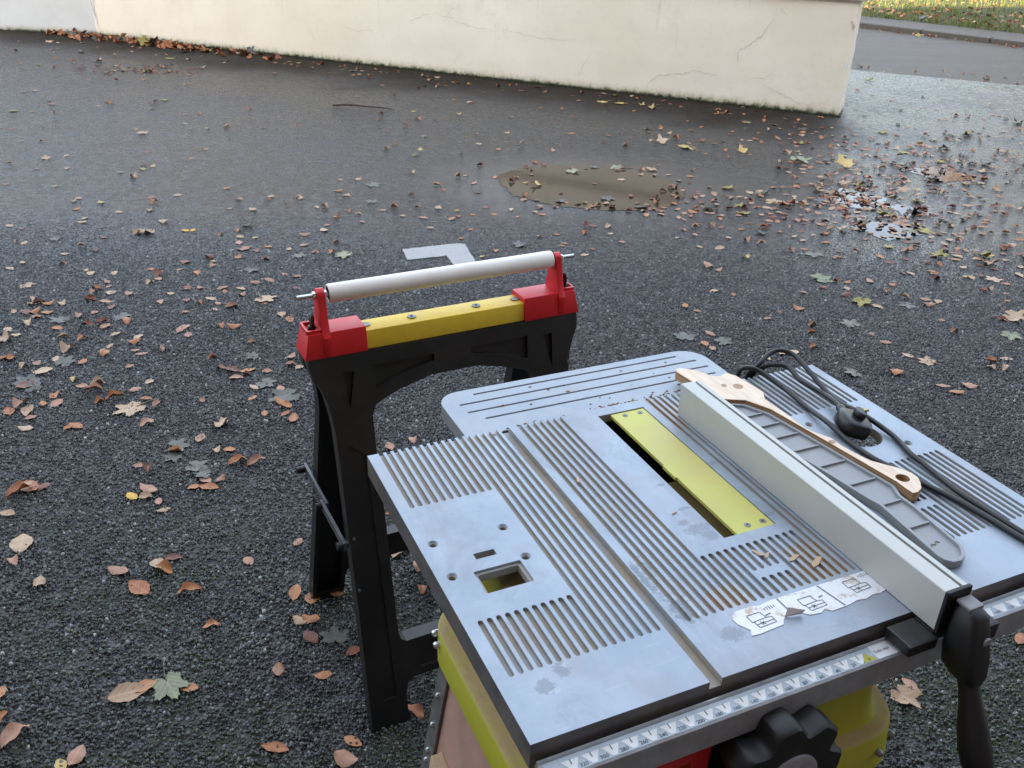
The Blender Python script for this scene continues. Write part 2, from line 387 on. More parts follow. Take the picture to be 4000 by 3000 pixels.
for nd in M_render2.node_tree.nodes:
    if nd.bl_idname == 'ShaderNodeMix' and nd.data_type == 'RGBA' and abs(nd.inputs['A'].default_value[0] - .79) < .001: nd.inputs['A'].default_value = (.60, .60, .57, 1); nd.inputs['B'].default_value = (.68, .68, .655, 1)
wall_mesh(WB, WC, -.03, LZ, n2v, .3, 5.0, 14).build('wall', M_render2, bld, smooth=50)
# upper wall, set back behind the ledge, and the flat roof
wall_mesh(WA + wdir * .05 - wnor * .04, WB, LZ + .05, 1.20, wnor, .26, 2.0, 12).build('wall', M_render, bld, smooth=50)
wall_mesh(WB, WC, LZ + .05, 1.20, n2v, .26, 8.0, 12).build('wall', M_render, bld, smooth=50)
sd = Vector((.26, .966)); sB = WA - wnor * .31 + wdir * .03; sn = Vector((sd.y, -sd.x))
wall_mesh(sB, sB + sd * 1.6, -.03, 1.20, sn, .25, 9.0, 14).build('wall', M_render, bld, smooth=50)
def slab(name, pts, z0, z1, mat, bev=.008):
    m = MB(); m.rings([[(q.x - WA.x, q.y - WA.y, z0) for q in pts], [(q.x - WA.x, q.y - WA.y, z1) for q in pts]]); return m.build(name, mat, bld, bevel=bev)
slab('ledge', [WA + wnor * .035 - wdir * .055, WB + wnor * .035, WB - wnor * .2, WA - wnor * .29 - wdir * .055], LZ + .001, LZ + .055, M_ledge)
slab('ledge', [WB + n2v * .035 + d2 * .004, WC + n2v * .035, WC - n2v * .2, WB - n2v * .2 + d2 * .004], LZ + .001, LZ + .055, M_ledge)
slab('coping', [WA + wnor * .0 - wdir * .03, WB + wnor * .0, WB - wnor * .36, WA - wnor * .36 - wdir * .03], 1.201, 1.25, M_ledge)
def wpt(s, z, proud=.004):           # point on the wall face, s metres from the corner
    q = WA + wdir * s
    off = .012 * noise.noise((q.x * 1.3 + 1.0, q.y * 1.3, z * 1.3)) + .004 * noise.noise((q.x * 9, q.y * 9 + 1.0, z * 9))
    q = q + wnor * (off + proud); return (q.x - WA.x, q.y - WA.y, z)
def crack(pts, w, seed, mat=None, f=wpt):
    rr = random.Random(seed); P2 = []
    for i in range(len(pts) - 1):
        for k in range(7):
            t = k / 7; P2.append((pts[i][0] + (pts[i + 1][0] - pts[i][0]) * t + rr.uniform(-.012, .012), pts[i][1] + (pts[i + 1][1] - pts[i][1]) * t + rr.uniform(-.01, .01)))
    P2.append(pts[-1]); m = MB(); n = len(P2)
    for i, (s, z) in enumerate(P2):
        a, b = P2[max(0, i - 1)], P2[min(n - 1, i + 1)]; dx, dz = b[0] - a[0], b[1] - a[1]; l = hypot(dx, dz) or 1
        ww = .6 * w * (.35 + .65 * sin(pi * (i + .5) / n)) * rr.uniform(.5, 1.2); nx, nz = -dz / l * ww, dx / l * ww
        m.v += [f(s + nx, z + nz), f(s - nx, z - nz)]
        if i: m.f.append((2 * i - 2, 2 * i - 1, 2 * i + 1, 2 * i)); m.mi.append(0)
    return m.build('crack', mat or M_crack, bld)
# cracks, read off the photograph along the wall
CR = [([(.62, .70), (.70, .55), (.80, .47), (.86, .44)], .0035), ([(.86, .44), (.87, .30)], .002),
      ([(.52, .72), (.60, .79)], .002), ([(1.02, .22), (1.18, .25), (1.35, .20), (1.52, .18), (1.62, .06)], .0032), ([(.28, .06), (.40, .10), (.52, .15), (.66, .20)], .003),
      ([(.08, .12), (.18, .07), (.30, .08)], .0025), ([(.55, .30), (.62, .24), (.75, .23)], .002),
      ([(3.05, .42), (3.35, .44), (3.55, .50), (3.70, .53)], .0022), ([(2.3, .40), (2.6, .39), (3.0, .43)], .002),
      ([(3.42, .62), (3.52, .57), (3.58, .45)], .002), ([(3.75, .52), (3.95, .44)], .003), ([(3.9, .62), (4.05, .68), (4.2, .60), (4.3, .64), (4.5, .78)], .003),
      ([(4.35, .33), (4.55, .30), (4.75, .36)], .0025), ([(4.8, .62), (4.85, .78)], .002), ([(3.4, .2), (3.5, .1)], .002), ([(2.15, .28), (2.25, .10)], .0022), ([(6.1, .62), (6.25, .55), (6.35, .58)], .0022)]
for i, (pt, w) in enumerate(CR): crack(pt, w, i)
crack([(7.93, .03), (7.96, .2), (7.94, .42), (7.97, .62), (7.95, .86)], .030, 40, M_flake, lambda s, z: wpt(s, z, .008))
crack([(7.95, .18), (7.965, .4), (7.945, .55), (7.955, .86)], .012, 41, None, lambda s, z: wpt(s, z, .016))
for (s0, z0, r0, sd_) in ((.015, .68, .020, 1), (.012, .40, .020, 2), (.03, .71, .012, 3)):        # chips knocked off the corner
    rr = random.Random(sd_); m = MB(); ring = [wpt(s0 + r0 * .7 * cos(a) * rr.uniform(.6, 1.2), z0 + r0 * sin(a) * rr.uniform(.6, 1.3), .006) for a in [2 * pi * k / 11 for k in range(11)]]
    m.add(ring, [tuple(range(11))]); m.build('chip', M_flake if sd_ == 2 else M_ledge, bld)

# unseen building added behind the camera to shade the yard, dark to cut bounce
M_hwall = simple('shade_house_wall', (.20, .13, .10), .9, var=.06, nscale=2)
ha = R(6); hu = Vector((cos(ha), sin(ha))); hn = Vector((sin(ha), -cos(ha)))
HB = Vector((0, 0)) + hn * .75
shade_house = empty('shade_house', (HB.x, HB.y, 0), ha); tag(shade_house, 'unseen brown building added behind the camera to shade the yard', 'shade_house')
hm = MB(); hm.box(-17, 15, -7, 0, -.03, 6.05); hm.build('wall', M_hwall, shade_house)
hr = MB(); hr.box(-17.3, 15.3, -7.3, .25, 6.055, 6.25); hr.build('roof', M_tar, shade_house)

# puddle
pt_ = NT('muddy_puddle_water'); pp = pt_.pos()
pt_.set(Base_Color=pt_.mix(pt_.noise(6, 5, .6, pp), (.052, .041, .027), (.066, .053, .036)), Roughness=.08, IOR=1.33, Specular_IOR_Level=.5, Normal=pt_.bump(pt_.noise(7, 2, .5, pp), .03, .01))
pm = MB(); ring = []
for k in range(260):
    a = 2 * pi * k / 260; ca, sa = cos(a), sin(a)
    ex = .53 * (1.05 if ca < 0 else 1.0); ey = .46
    r = 1 + .05 * noise.noise((ca * 2, sa * 2, 1)) + .03 * noise.noise((ca * 7, sa * 7, 4)) + .03 * noise.noise((ca * 22, sa * 22, 9)) + .03 * noise.noise((ca * 60, sa * 60, 5))
    sq = 1 / (abs(ca) ** 2.1 + abs(sa) ** 2.1) ** (1 / 2.1)
    ring.append((PUD[0] + ex * r * ca * sq, PUD[1] + ey * r * sa * sq + .06 * ca * -1, .0016))
pm.add(ring, [tuple(range(260))]); tag(pm.build('puddle', pt_.m), kind='structure')
# thin films of standing water among the leaves on the right
fm_ = NT('thin_water_film'); fm_.set(Base_Color=(.016, .015, .014), Roughness=.07, IOR=1.33, Normal=fm_.bump(fm_.noise(25, 2, .5, fm_.pos()), .04, .01))
for cx, cy, ex_, ey_, sd_ in ((1.95, 4.68, .16, .13, 1), (1.98, 5.22, .14, .20, 2), (2.20, 5.05, .12, .10, 3), (2.70, 5.85, .15, .18, 4)):
    fm2 = MB(); ring = []
    for k in range(120):
        a = 2 * pi * k / 120; ca, sa = cos(a), sin(a)
        r = 1 + .45 * noise.noise((ca * 1.6 + sd_ * 7, sa * 1.6, 1)) + .25 * noise.noise((ca * 5, sa * 5 + sd_ * 3, 4)) + .12 * noise.noise((ca * 16, sa * 16, sd_))
        ring.append((cx + ex_ * r * ca, cy + ey_ * r * sa, .0014))
    fm2.add(ring, [tuple(range(120))]); tag(fm2.build('puddle', fm_.m), kind='structure')

# worn white corner mark painted on the asphalt
wt = NT('worn_white_paint'); wp = wt.pos()
wt.set(Base_Color=wt.mix(wt.math('MULTIPLY', wt.ramp(wt.noise(70, 5, .75, wp), .52, .72), .75), (.36, .36, .35), (.09, .09, .09)), Roughness=.7, Normal=wt.bump(wt.noise(120, 3, .6, wp), .6, .003))
mk = MB()
def ragged(pts, seed, amp=.0025):
    rr = random.Random(seed); out = []
    for i in range(len(pts)):
        a, b = Vector(pts[i]), Vector(pts[(i + 1) % len(pts)]); n = max(2, int((b - a).length / .02))
        for k in range(n):
            q = a.lerp(b, k / n); out.append((q.x + rr.uniform(-amp, amp), q.y + rr.uniform(-amp, amp)))
    return out
mpts = ragged([(-.540, 4.150), (-.500, 4.010), (-.325, 4.080), (-.270, 3.92), (-.170, 3.955), (-.250, 4.250), (-.285, 4.255)], 2)
bmk = extrude_poly([mpts], .0005, .004); tag(bmk.build('painted_corner_mark', wt.m), 'worn white painted corner mark on the asphalt behind the roller', 'road marking')
# fallen twig near the wall
tw = MB(); tw.tube(spline([(-1.47, 7.37, .012), (-1.33, 7.36, .02), (-1.2, 7.34, .016), (-1.08, 7.33, .012), (-.98, 7.31, .006)], 4), [.007, .008, .008, .008, .008, .007, .007, .007, .006, .006, .006, .005, .005, .004, .004, .003, .002], 7)
tag(tw.build('twig', simple('dark_bark', (.045, .025, .02), .8), smooth=50), 'dark brown twig lying flat on the asphalt before the cream wall', 'twig')

# real chippings standing proud of the asphalt in the near part of the yard, sinking away with distance
def chippings():
    rg = np.random.default_rng(4); pitch = .0104
    gx, gy = np.meshgrid(np.arange(-3.3, 3.3, pitch), np.arange(.7, 4.7, pitch)); gx[::2] += pitch / 2
    x = (gx + rg.uniform(-.004, .004, gx.shape)).ravel(); y = (gy + rg.uniform(-.004, .004, gy.shape)).ravel()
    edge = np.clip((4.7 - y) / 1.6, 0, 1) * np.clip((3.3 - np.abs(x)) / .9, 0, 1)
    keep = (rg.random(x.shape) < .9 * np.minimum(1, .3 + edge)); x, y, edge = x[keep], y[keep], edge[keep]; n = len(x)
    r = rg.uniform(.0034, .0070, n); h = rg.uniform(.0008, .0056, n) * edge ** .8; tx, ty = rg.normal(0, .40, n), rg.normal(0, .40, n); a0 = rg.uniform(0, 6.28, n)
    N = 4; V = np.zeros((n, 2 * N, 3), np.float32)
    for k in range(N):
        a = a0 + k * 2 * pi / N + rg.uniform(-.4, .4, n); q = r * rg.uniform(.75, 1.25, n)
        V[:, k, 0] = x + q * np.cos(a); V[:, k, 1] = y + q * np.sin(a); V[:, k, 2] = -.0015
        dx, dy = q * .66 * np.cos(a), q * .66 * np.sin(a)
        V[:, N + k, 0] = x + dx; V[:, N + k, 1] = y + dy; V[:, N + k, 2] = h + (tx * dx + ty * dy) * np.minimum(1, edge * 2)
    L = 4 * N + N; F = np.zeros((n, L), np.int32); b = (np.arange(n) * 2 * N)[:, None]
    quad = np.array([[k, (k + 1) % N, N + (k + 1) % N, N + k] for k in range(N)]).ravel(); topf = np.arange(N, 2 * N)
    F[:, :4 * N] = b + quad; F[:, 4 * N:] = b + topf
    me = bpy.data.meshes.new('asphalt_chippings'); me.vertices.add(n * 2 * N); me.vertices.foreach_set('co', V.ravel())
    me.loops.add(n * L); me.loops.foreach_set('vertex_index', F.ravel())
    st_ = (np.arange(n) * L)[:, None] + np.arange(N + 1) * 4; me.polygons.add(n * (N + 1)); me.polygons.foreach_set('loop_start', st_.ravel().astype(np.int32))
    me.update(calc_edges=True); me.validate()
    t = NT('stone_chippings'); isl = t.new('ShaderNodeNewGeometry').outputs['Random Per Island']; p = t.pos(); X, Y, Z = t.xyz(p)
    c = t.mix(t.math('POWER', isl, 4.0), (.0042, .0040, .0037), (.15, .145, .135)); c = t.mix(t.math('GREATER_THAN', isl, .988), c, (.36, .355, .34))
    c = t.mix(t.math('MULTIPLY', t.noise(900, 2, .6, p), .3), c, (.016, .015, .013))
    mz = t.math('MULTIPLY', t.ramp(Y, 1.5, 2.9, 1.0, 0.0), t.ramp(t.noise(3.2, 5, .65, p), .33, .56))
    mz = t.math('MULTIPLY', mz, t.ramp(t.noise(120, 3, .6, p), .45, .6))
    c = t.mix(t.math('MULTIPLY', mz, .9), c, (.026, .040, .003))
    t.set(Base_Color=c, Specular_IOR_Level=.55, Roughness=t.mixf(t.noise(40, 3, .6, p), .08, .30), Normal=t.bump(t.noise(1400, 2, .5, p), .25, .0006))
    me.materials.append(t.m); o = bpy.data.objects.new('asphalt_chippings', me); C.objects.link(o)
    return tag(o, 'dark stone chippings of the asphalt in the near part of the yard', 'chippings', kind='stuff')
chippings()

# ------------------------------------------------------------------ sawhorse with roller
M_black = simple('dusty_black_plastic', (.006, .006, .0065), .4, var=.3, nscale=14, bump=.25, bscale=900, dirt=(.050, .042, .030), dirtamt=.32)
M_yel = simple('yellow_painted_beam', (.78, .54, .035), .48, var=.06, nscale=20, bump=.15, bscale=500, dirt=(.45, .33, .10), dirtamt=.35)
M_red = simple('red_plastic', (.58, .012, .018), .42, var=.05, nscale=25, bump=.12, bscale=700)
M_pvc = simple('white_pvc_roller', (.85, .815, .745), .45, var=.03, nscale=14, dirt=(.62, .56, .48), dirtamt=.35)
M_zinc = simple('zinc_plated_steel', (.62, .66, .68), .28, metal=1.0, var=.1, nscale=90)
M_screw = simple('dull_screw_steel', (.20, .21, .20), .45, metal=.8, var=.25, nscale=120)
M_hole = simple('dark_bore', (.012, .012, .012), .9)
M_brace = simple('grey_steel_brace', (.10, .10, .105), .45, metal=.5, var=.2, nscale=40)
HX, HY, HA = -.1312, 1.6354, R(27.6)
horse = empty('sawhorse', (HX, HY, 0), HA)
tag(horse, 'black plastic sawhorse with yellow beam, red end caps and white roller on top', 'sawhorse')
A0 = -.0045                                              # middle of the beam along its length
def mir(pts): return pts + [(2 * A0 - a, z) for a, z in reversed(pts)]
SL = math.atan(.27); CS = cos(SL)
left_out = [(-.284, .750), (-.284, .732), (-.281, .717), (-.272, .702), (-.261, .672), (-.256, .642), (-.253, .610), (-.2535, .550), (-.256, .420), (-.259, .250), (-.264, .080), (-.265, .0),
            (-.188, .0), (-.186, .060), (-.180, .082), (-.165, .090)]
hole_l = [(-.172, .170), (-.1825, .178), (-.1855, .19), (-.184, .30), (-.181, .42), (-.1805, .55), (-.178, .630), (-.170, .648), (-.150, .657), (-.115, .669), (-.053, .683)]
outer = mir(left_out); inner = mir(hole_l)
# panel drawn upright in (a, height along the slope), thickness along +z of the prism, then leant over
def lean(me, front):
    for v in me.vertices:
        a, h, t = v.co
        # h is the true height; t the distance behind the front face
        b = .031 + .27 * (.750 - h) - t
        v.co = (a, -b, h) if front else (2 * A0 - a, b, h)
TH = .030
cut = MB()
def pocket(lp, d=.006, back=False):
    z0, z1 = (-.01, d) if not back else (d, TH + .01)
    q = extrude_poly([lp], z0, z1); cut.add(q.v, q.f)
P1 = [(-.168, .722), (-.042, .720), (-.044, .708), (-.105, .698), (-.165, .677)]
P3 = [(-.224, .718), (-.203, .717), (-.207, .695), (-.219, .650)]
for q in (P1, P3): pocket(q, .009); pocket([(2 * A0 - a, z) for a, z in q], .009)
LG = [(-.236, .06), (-.207, .06), (-.203, .56), (-.232, .585)]
pocket(LG, .0035); pocket([(2 * A0 - a, z) for a, z in LG], .0035)
BK = [(-.254, .02), (-.197, .02), (-.1915, .55), (-.2435, .58)]       # hollow back of each leg
pocket(BK, .009, True); pocket([(2 * A0 - a, z) for a, z in BK], .009, True)
XB = [(-.15, .105), (.141, .105), (.141, .155), (-.15, .155)]; pocket(XB, .006)
panel = carve(extrude_poly([outer, inner], 0, TH), cut)
pm2 = panel.copy(); lean(panel, True); lean(pm2, False)
finish('leg_frame', panel, M_black, horse, smooth=30); finish('leg_frame', pm2, M_black, horse, smooth=30)
def tri_beam(x0, x1, bb, bt, z0, z1, ins0=0.0, ins1=0.0):
    m = MB(); m.add([(x0, -bb, z0), (x1, -bb, z0), (x1, bb, z0), (x0, bb, z0), (x0 + ins0, -bt, z1), (x1 - ins1, -bt, z1), (x1 - ins1, bt, z1), (x0 + ins0, bt, z1)],
                    [(3, 2, 1, 0), (4, 5, 6, 7), (0, 1, 5, 4), (1, 2, 6, 5), (2, 3, 7, 6), (3, 0, 4, 7)]); return m
beam = tri_beam(-.19, .175, .0275, .0245, .7505, .787).build('beam', M_yel, horse, bevel=.002, smooth=40)
for a in (-.072, .063):
    m = MB(); m.cyl((a, 0, .785), (a, 0, .7893), .0085, 20); s_ = m.build('screw', M_screw, beam, smooth=40)
    m = MB(); m.cyl((a, 0, .7888), (a, 0, .7899), .003, 6); m.build('screw_socket', M_hole, beam)
for a in (-.163, .148):
    m = MB(); m.cyl((a, .0, .785), (a, 0, .7893), .0085, 20); m.build('screw', M_screw, beam, smooth=40)
caps = []
for sgn, x0, x1 in ((-1, -.289, -.171), (1, .156, .280)):
    cap = tri_beam(x0, x1, .0335, .0275, .7505, .7975, .010 if sgn < 0 else 0, .010 if sgn > 0 else 0).build('end_cap', M_red, horse, bevel=.0015, smooth=40)
    ax = -.2455 if sgn < 0 else .239; hw = .0072
    # tapering upright carrying the axle
    br = MB(); rs = []
    prof = [(-.034, .752), (-.034, .789), (-.026, .800), (-.016, .842), (-.0125, .861)] + [(.0125 * sin(R(t_)), .861 + .0125 * cos(R(t_))) for t_ in range(-75, 76, 25)] + [(.0125, .861), (.016, .842), (.026, .800), (.034, .789), (.034, .752)]
    br.rings([[(ax - hw, y, z) for y, z in prof], [(ax + hw, y, z) for y, z in prof]])
    bo = br.build('bracket', M_red, horse, bevel=.0012, smooth=35)
    ox = ax + sgn * .020; m = MB(); lp = rrect(ox - .015, ox + .013, -.024, .024, .003, 2); li = rrect(ox - .011, ox + .0095, -.019, .019, .003, 2)
    q = extrude_poly([lp, li], .796, .8035); q.build('knob_seat', M_red, cap, smooth=30)
    m = MB(); m.rings([[(ox + dx, -.004 + dy, z) for dx, dy in circ(0, 0, r, 12)] for z, r in ((.797, .008), (.803, .0075), (.806, .006))])
    m.rings([[(ox - sgn * .001 + dx * .45, -.004 + dy, z) for dx, dy in circ(0, 0, r, 12)] for z, r in ((.804, .008), (.812, .0095), (.822, .0095), (.828, .0065), (.830, .002))])
    m.build('wing_knob', M_black, cap, smooth=50)
    gx = ax + sgn * .0105; gi = ax - sgn * .0105
    for g, wd in ((gx, .0032), (gi, .0034)):
        m = MB(); m.rings([[(g - wd, .0072 * cos(R(60 * k + 12)), .861 + .0072 * sin(R(60 * k + 12))) for k in range(6)], [(g + wd, .0072 * cos(R(60 * k + 12)), .861 + .0072 * sin(R(60 * k + 12))) for k in range(6)]])
        m.build('nut', M_zinc, horse, bevel=.0007)
m = MB(); m.cyl((-.287, 0, .861), (.279, 0, .861), .0040, 14); m.build('axle_rod', M_zinc, horse, smooth=40)
rl = MB(); prof = [(-.2295, .0125), (-.2312, .0150), (-.2305, .0166), (-.2285, .0172), (.2245, .0172), (.2265, .0166), (.2272, .0150), (.2255, .0125)]
rl.rings([[(x, r * cos(2 * pi * k / 36), .861 + r * sin(2 * pi * k / 36)) for k in range(36)] for x, r in prof], cap0=False, cap1=False)
for x, s_ in ((-.2295, .010), (.2255, -.010)):
    rl.rings([[(x, .0125 * cos(2 * pi * k / 36), .861 + .0125 * sin(2 * pi * k / 36)) for k in range(36)], [(x + s_, .012 * cos(2 * pi * k / 36), .861 + .012 * sin(2 * pi * k / 36)) for k in range(36)]], 1, cap0=False)
rl.build('roller', [M_pvc, M_hole], horse, smooth=40)
for sx in (-1, 1):                                        # folding steel braces between the legs
    bx_ = A0 + sx * (.268); m = MB()
    z = .412
    m.box(bx_ - .003, bx_ + .003, -.150, .006, z - .009, z + .009); m.box(bx_ - sx * .007 - .003, bx_ - sx * .007 + .003, -.012, .150, z - .009, z + .009)
    br = m.build('brace', M_brace, horse, bevel=.001)
    for y in (-.142, -.003, .142):
        m = MB(); m.cyl((bx_ - .014, y, z), (bx_ + .007, y, z), .0075, 14); m.build('rivet', M_black, br, smooth=40)
    m = MB()
    for k in range(5): m.box(bx_ - .006, bx_ + .006, .018 + k * .006, .0215 + k * .006, z - .017, z - .004)
    m.box(bx_ - .005, bx_ + .005, .012, .05, z - .014, z - .006); m.build('catch', M_black, br)
for (a, zz, fr) in ((-.248, .405, 1), (-.252, .302, 1), (.247, .655, 1)):                   # pale screw heads in the front frame
    b = .031 + .27 * (.750 - zz); m = MB(); m.cyl((a, -b + .003, zz), (a, -b - .002, zz), .0032, 10); m.build('screw', M_zinc, horse)

# ------------------------------------------------------------------ table saw
AX, AY, AA = -.18309, .99661, R(24.94); TT = .86        # far left corner of the table, its heading, the table's height
ca_ = NT('worn_cast_aluminium'); cp = ca_.obj(); CX, CY, CZ = ca_.xyz(cp)
bev = ca_.new('ShaderNodeBevel', samples=4, _Radius=.0009)
nn = ca_.noise(9, 6, .65, cp); ns = ca_.noise(60, 4, .6, ca_.vmul(cp, (1, .15, 1)))
cc = ca_.mix(ca_.ramp(nn, .3, .7), (.26, .32, .38), (.345, .40, .46))
# patches where the faint pink-grey bloom of old oxide shows
cc = ca_.mix(ca_.math('MULTIPLY', ca_.ramp(ca_.noise(5.2, 5, .6, cp), .50, .62), .45), cc, (.285, .275, .305))
cc = ca_.mix(ca_.math('MULTIPLY', ca_.ramp(ca_.noise(24, 6, .75, cp), .66, .73), .75), cc, (.17, .18, .20))
# machining lines, smudges, galled and rusty patches where the photograph has them
ml = ca_.noise(260, 2, .5, ca_.vmul(cp, (1, .012, 1)))
cc = ca_.mix(ca_.math('MULTIPLY', ca_.ramp(ml, .45, .75), .15), cc, (.36, .40, .44))
cc = ca_.mix(ca_.math('MULTIPLY', ca_.ramp(ca_.noise(40, 3, .6, ca_.vmul(cp, (.35, 2.2, 1)), 2.0), .64, .70), .2), cc, (.44, .48, .52))
def patch(spots, col, amt, c, nsc=70, lo=.42, deep=False):
    f = None
    for s_, t_, rx, ry in spots:
        a = ca_.math('MULTIPLY', ca_.math('SUBTRACT', CX, s_), 1 / rx); b = ca_.math('MULTIPLY', ca_.math('ADD', CY, t_), 1 / ry)
        d = ca_.ramp(ca_.math('SQRT', ca_.math('ADD', ca_.math('MULTIPLY', a, a), ca_.math('MULTIPLY', b, b))), .1, 1.5, 1.0, 0.0)
        f = d if f is None else ca_.math('MAXIMUM', f, d)
    nz_ = ca_.math('MULTIPLY', ca_.math('SUBTRACT', ca_.noise(nsc, 6, .75, cp, .6), .5), 2.6)
    f = ca_.ramp(ca_.math('MULTIPLY', ca_.math('ADD', f, nz_), ca_.ramp(f, .0, .3)), lo, lo + .35)
    if deep: f = ca_.math('MULTIPLY', f, ca_.ramp(CZ, -.0016, -.0004, 1.0, .22))
    return ca_.mix(ca_.math('MULTIPLY', f, amt), c, col)
cc = patch([(.0415, .4397, .012, .011), (.064, .427, .010, .012), (.310, .291, .022, .012), (.316, .306, .012, .014), (.243, .4486, .016, .013), (.407, .1795, .008, .005), (.404, .2987, .010, .005), (.316, .251, .009, .004), (.317, .198, .008, .004), (.30, .275, .010, .006)], (.14, .155, .175), .5, cc, 150, .35)
cc = patch([(.216, .353, .014, .05), (.216, .395, .018, .035), (.204, .340, .006, .04)], (.11, .125, .145), .65, cc, 170, .45)
cc = patch([(.217, .36, .016, .05), (.230, .40, .012, .025), (.069, .421, .006, .005), (.045, .447, .010, .004)], (.55, .60, .64), .4, cc, 210, .55)
# sawdust packed in the grooves
cc = ca_.mix(ca_.math('MULTIPLY', ca_.ramp(ca_.noise(330, 2, .6, cp), .68, .74), ca_.ramp(ca_.noise(11, 4, .6, cp), .42, .62, .0, .8)), cc, (.36, .29, .20))
cc = ca_.mix(ca_.math('MULTIPLY', ca_.ramp(ca_.noise(7, 6, .72, ca_.vmul(cp, (1, .5, 1)), 1.0), .50, .66), .45), cc, (.20, .225, .255))
dust = ca_.ramp(CZ, -.0030, -.0012, 1.0, 0.0)
dust = ca_.math('MULTIPLY', dust, ca_.ramp(CZ, -.0125, -.011, 0.0, 1.0))
dust = ca_.math('MULTIPLY', dust, ca_.ramp(ca_.noise(12, 4, .6, cp), .30, .62, .35, .95))
cc = ca_.mix(dust, cc, ca_.mix(ca_.noise(28, 4, .6, cp), (.26, .24, .21), (.44, .35, .235)))
cc = patch([(.395, .40, .035, .03), (.40, .375, .03, .03), (.272, .40, .03, .025), (.425, .05, .03, .06)], (.34, .225, .125), .85, cc, 75, .30, True)
ca_.set(Base_Color=cc, Metallic=ca_.mixf(dust, .25, 0.0), Roughness=ca_.mixf(dust, ca_.mixf(ns, .34, .50), .9), Normal=ca_.bump(ca_.noise(700, 2, .5, cp), .12, .0006, bev.outputs[0]))
M_alu = ca_.m
def plain_alu():
    t = NT('scuffed_extension_aluminium'); o = t.obj(); n = t.noise(9, 6, .65, o)
    c = t.mix(t.ramp(n, .3, .7), (.27, .315, .365), (.35, .385, .42))
    c = t.mix(t.math('MULTIPLY', t.ramp(t.noise(13, 6, .75, t.vmul(o, (.5, 1.4, 1))), .60, .70), .5), c, (.33, .26, .21))
    c = t.mix(t.math('MULTIPLY', t.ramp(t.noise(45, 5, .7, t.vmul(o, (.6, 1.5, 1))), .62, .70), t.ramp(t.xyz(o)[0], .28, .42)), c, (.22, .12, .075))
    c = t.mix(t.ramp(t.xyz(o)[2], -.0103, -.0093, .6, 0.0), c, (.19, .185, .18))
    bv = t.new('ShaderNodeBevel', samples=4, _Radius=.002)
    t.set(Base_Color=c, Metallic=.2, Roughness=t.mixf(n, .4, .55), Normal=t.bump(t.noise(600, 2, .5, o), .12, .0006, bv.outputs[0])); return t.m
M_ext = plain_alu()
M_rail = simple('milled_aluminium', (.40, .42, .44), .36, metal=.5, var=.1, nscale=60, dirt=(.25, .20, .14), dirtamt=.35)
M_fence = simple('anodised_fence', (.47, .475, .44), .42, metal=.2, var=.03, nscale=12, rvar=.05)
M_paint = simple('dusty_yellow_green_paint', (.42, .40, .035), .45, var=.06, nscale=10, dirt=(.40, .29, .13), dirtamt=.3)
fl = NT('sawdust_covered_yellow'); fo = fl.obj(); gn = fl.new('ShaderNodeNewGeometry')
up = fl.ramp(fl.xyz(gn.outputs['Normal'])[2], .35, .9)
fl.set(Base_Color=fl.mix(fl.math('MULTIPLY', up, fl.ramp(fl.noise(30, 6, .7, fo), .25, .6, .45, .95)), (.36, .355, .025), fl.mix(fl.noise(90, 4, .7, fo), (.30, .20, .10), (.46, .34, .17))), Roughness=fl.mixf(up, .42, .85))
M_flange = fl.m
M_insert = simple('yellow_green_insert', (.52, .51, .10), .42, var=.06, nscale=9, dirt=(.50, .36, .17), dirtamt=.55)
M_dark = simple('shaded_cast_edge', (.105, .10, .10), .55, metal=.3, var=.25, nscale=30, dirt=(.22, .17, .11), dirtamt=.5)
M_ply = simple('pinkish_plywood', (.36, .215, .165), .75, var=.12, nscale=18, bump=.2, bscale=200)
M_pine = simple('pale_pine', (.50, .36, .22), .7, var=.1, nscale=22)
M_leg = simple('galvanised_angle', (.17, .17, .165), .5, metal=.6, var=.2, nscale=40)
M_grey = simple('grey_plastic_disc', (.20, .20, .20), .5, var=.15, nscale=40)
saw = empty('table_saw', (AX, AY, 0), AA)
tag(saw, 'grey aluminium table saw with grooved top and yellow-green body on its stand', 'table saw')
top = empty('tabletop_origin'); bpy.data.objects.remove(top)
W, D = .7225, .4935
cut = MB()
def cutp(lp, depth):
    q = extrude_poly([lp], -depth, .01); cut.add(q.v, q.f)
def slot(s, t0, t1, w=.0058, depth=.0042):
    r = w / 2; pts = []
    if t0 <= 0: pts += [(s + r, .01), (s - r, .01)]
    else: pts += [(s + r * cos(R(k)), -t0 - r + r * sin(R(k))) for k in (0, 45, 90, 135, 180)]
    pts += [(s + r * cos(R(k)), -t1 + r + r * sin(R(k))) for k in (180, 225, 270, 315, 360)]
    cutp(pts, depth)
for k in range(11):
    s = .0178 + .00993 * k; slot(s, 0, .130); slot(s, .3355, .4165)
for k in range(6): slot(.1273 + .01002 * k, 0, .417)
cutp([(.1845, .01), (.1985, .01), (.1985, -D - .01), (.1845, -D - .01)], .009)          # mitre slot
for k in range(7): slot(.2135 + .01015 * k, 0, .4175)
for k in range(13):
    s = .2842 + .0102 * k
    if k in (4, 5, 6, 7): slot(s, .334, .378); slot(s, .3895, .418, depth=.0043)
    else: slot(s, .334, .4182)
for k in range(8): slot(.4172 + .0102 * k, 0, .4185)
cutp([(.507, .01), (.521, .01), (.521, -D - .01), (.507, -D - .01)], .009)
for k in range(18):
    s = .5345 + .01003 * k
    slot(s, 0, .1195); slot(s, .2655, .3475 if k in (4, 5, 6, 7) else .4185)
    if k in (4, 5, 6, 7): slot(s, .3590, .4185)
def thru(lp): cutp(lp, .05)
thru([(.327, -.0195), (.4005, -.0195), (.4005, -.317), (.327, -.317)])                    # blade opening
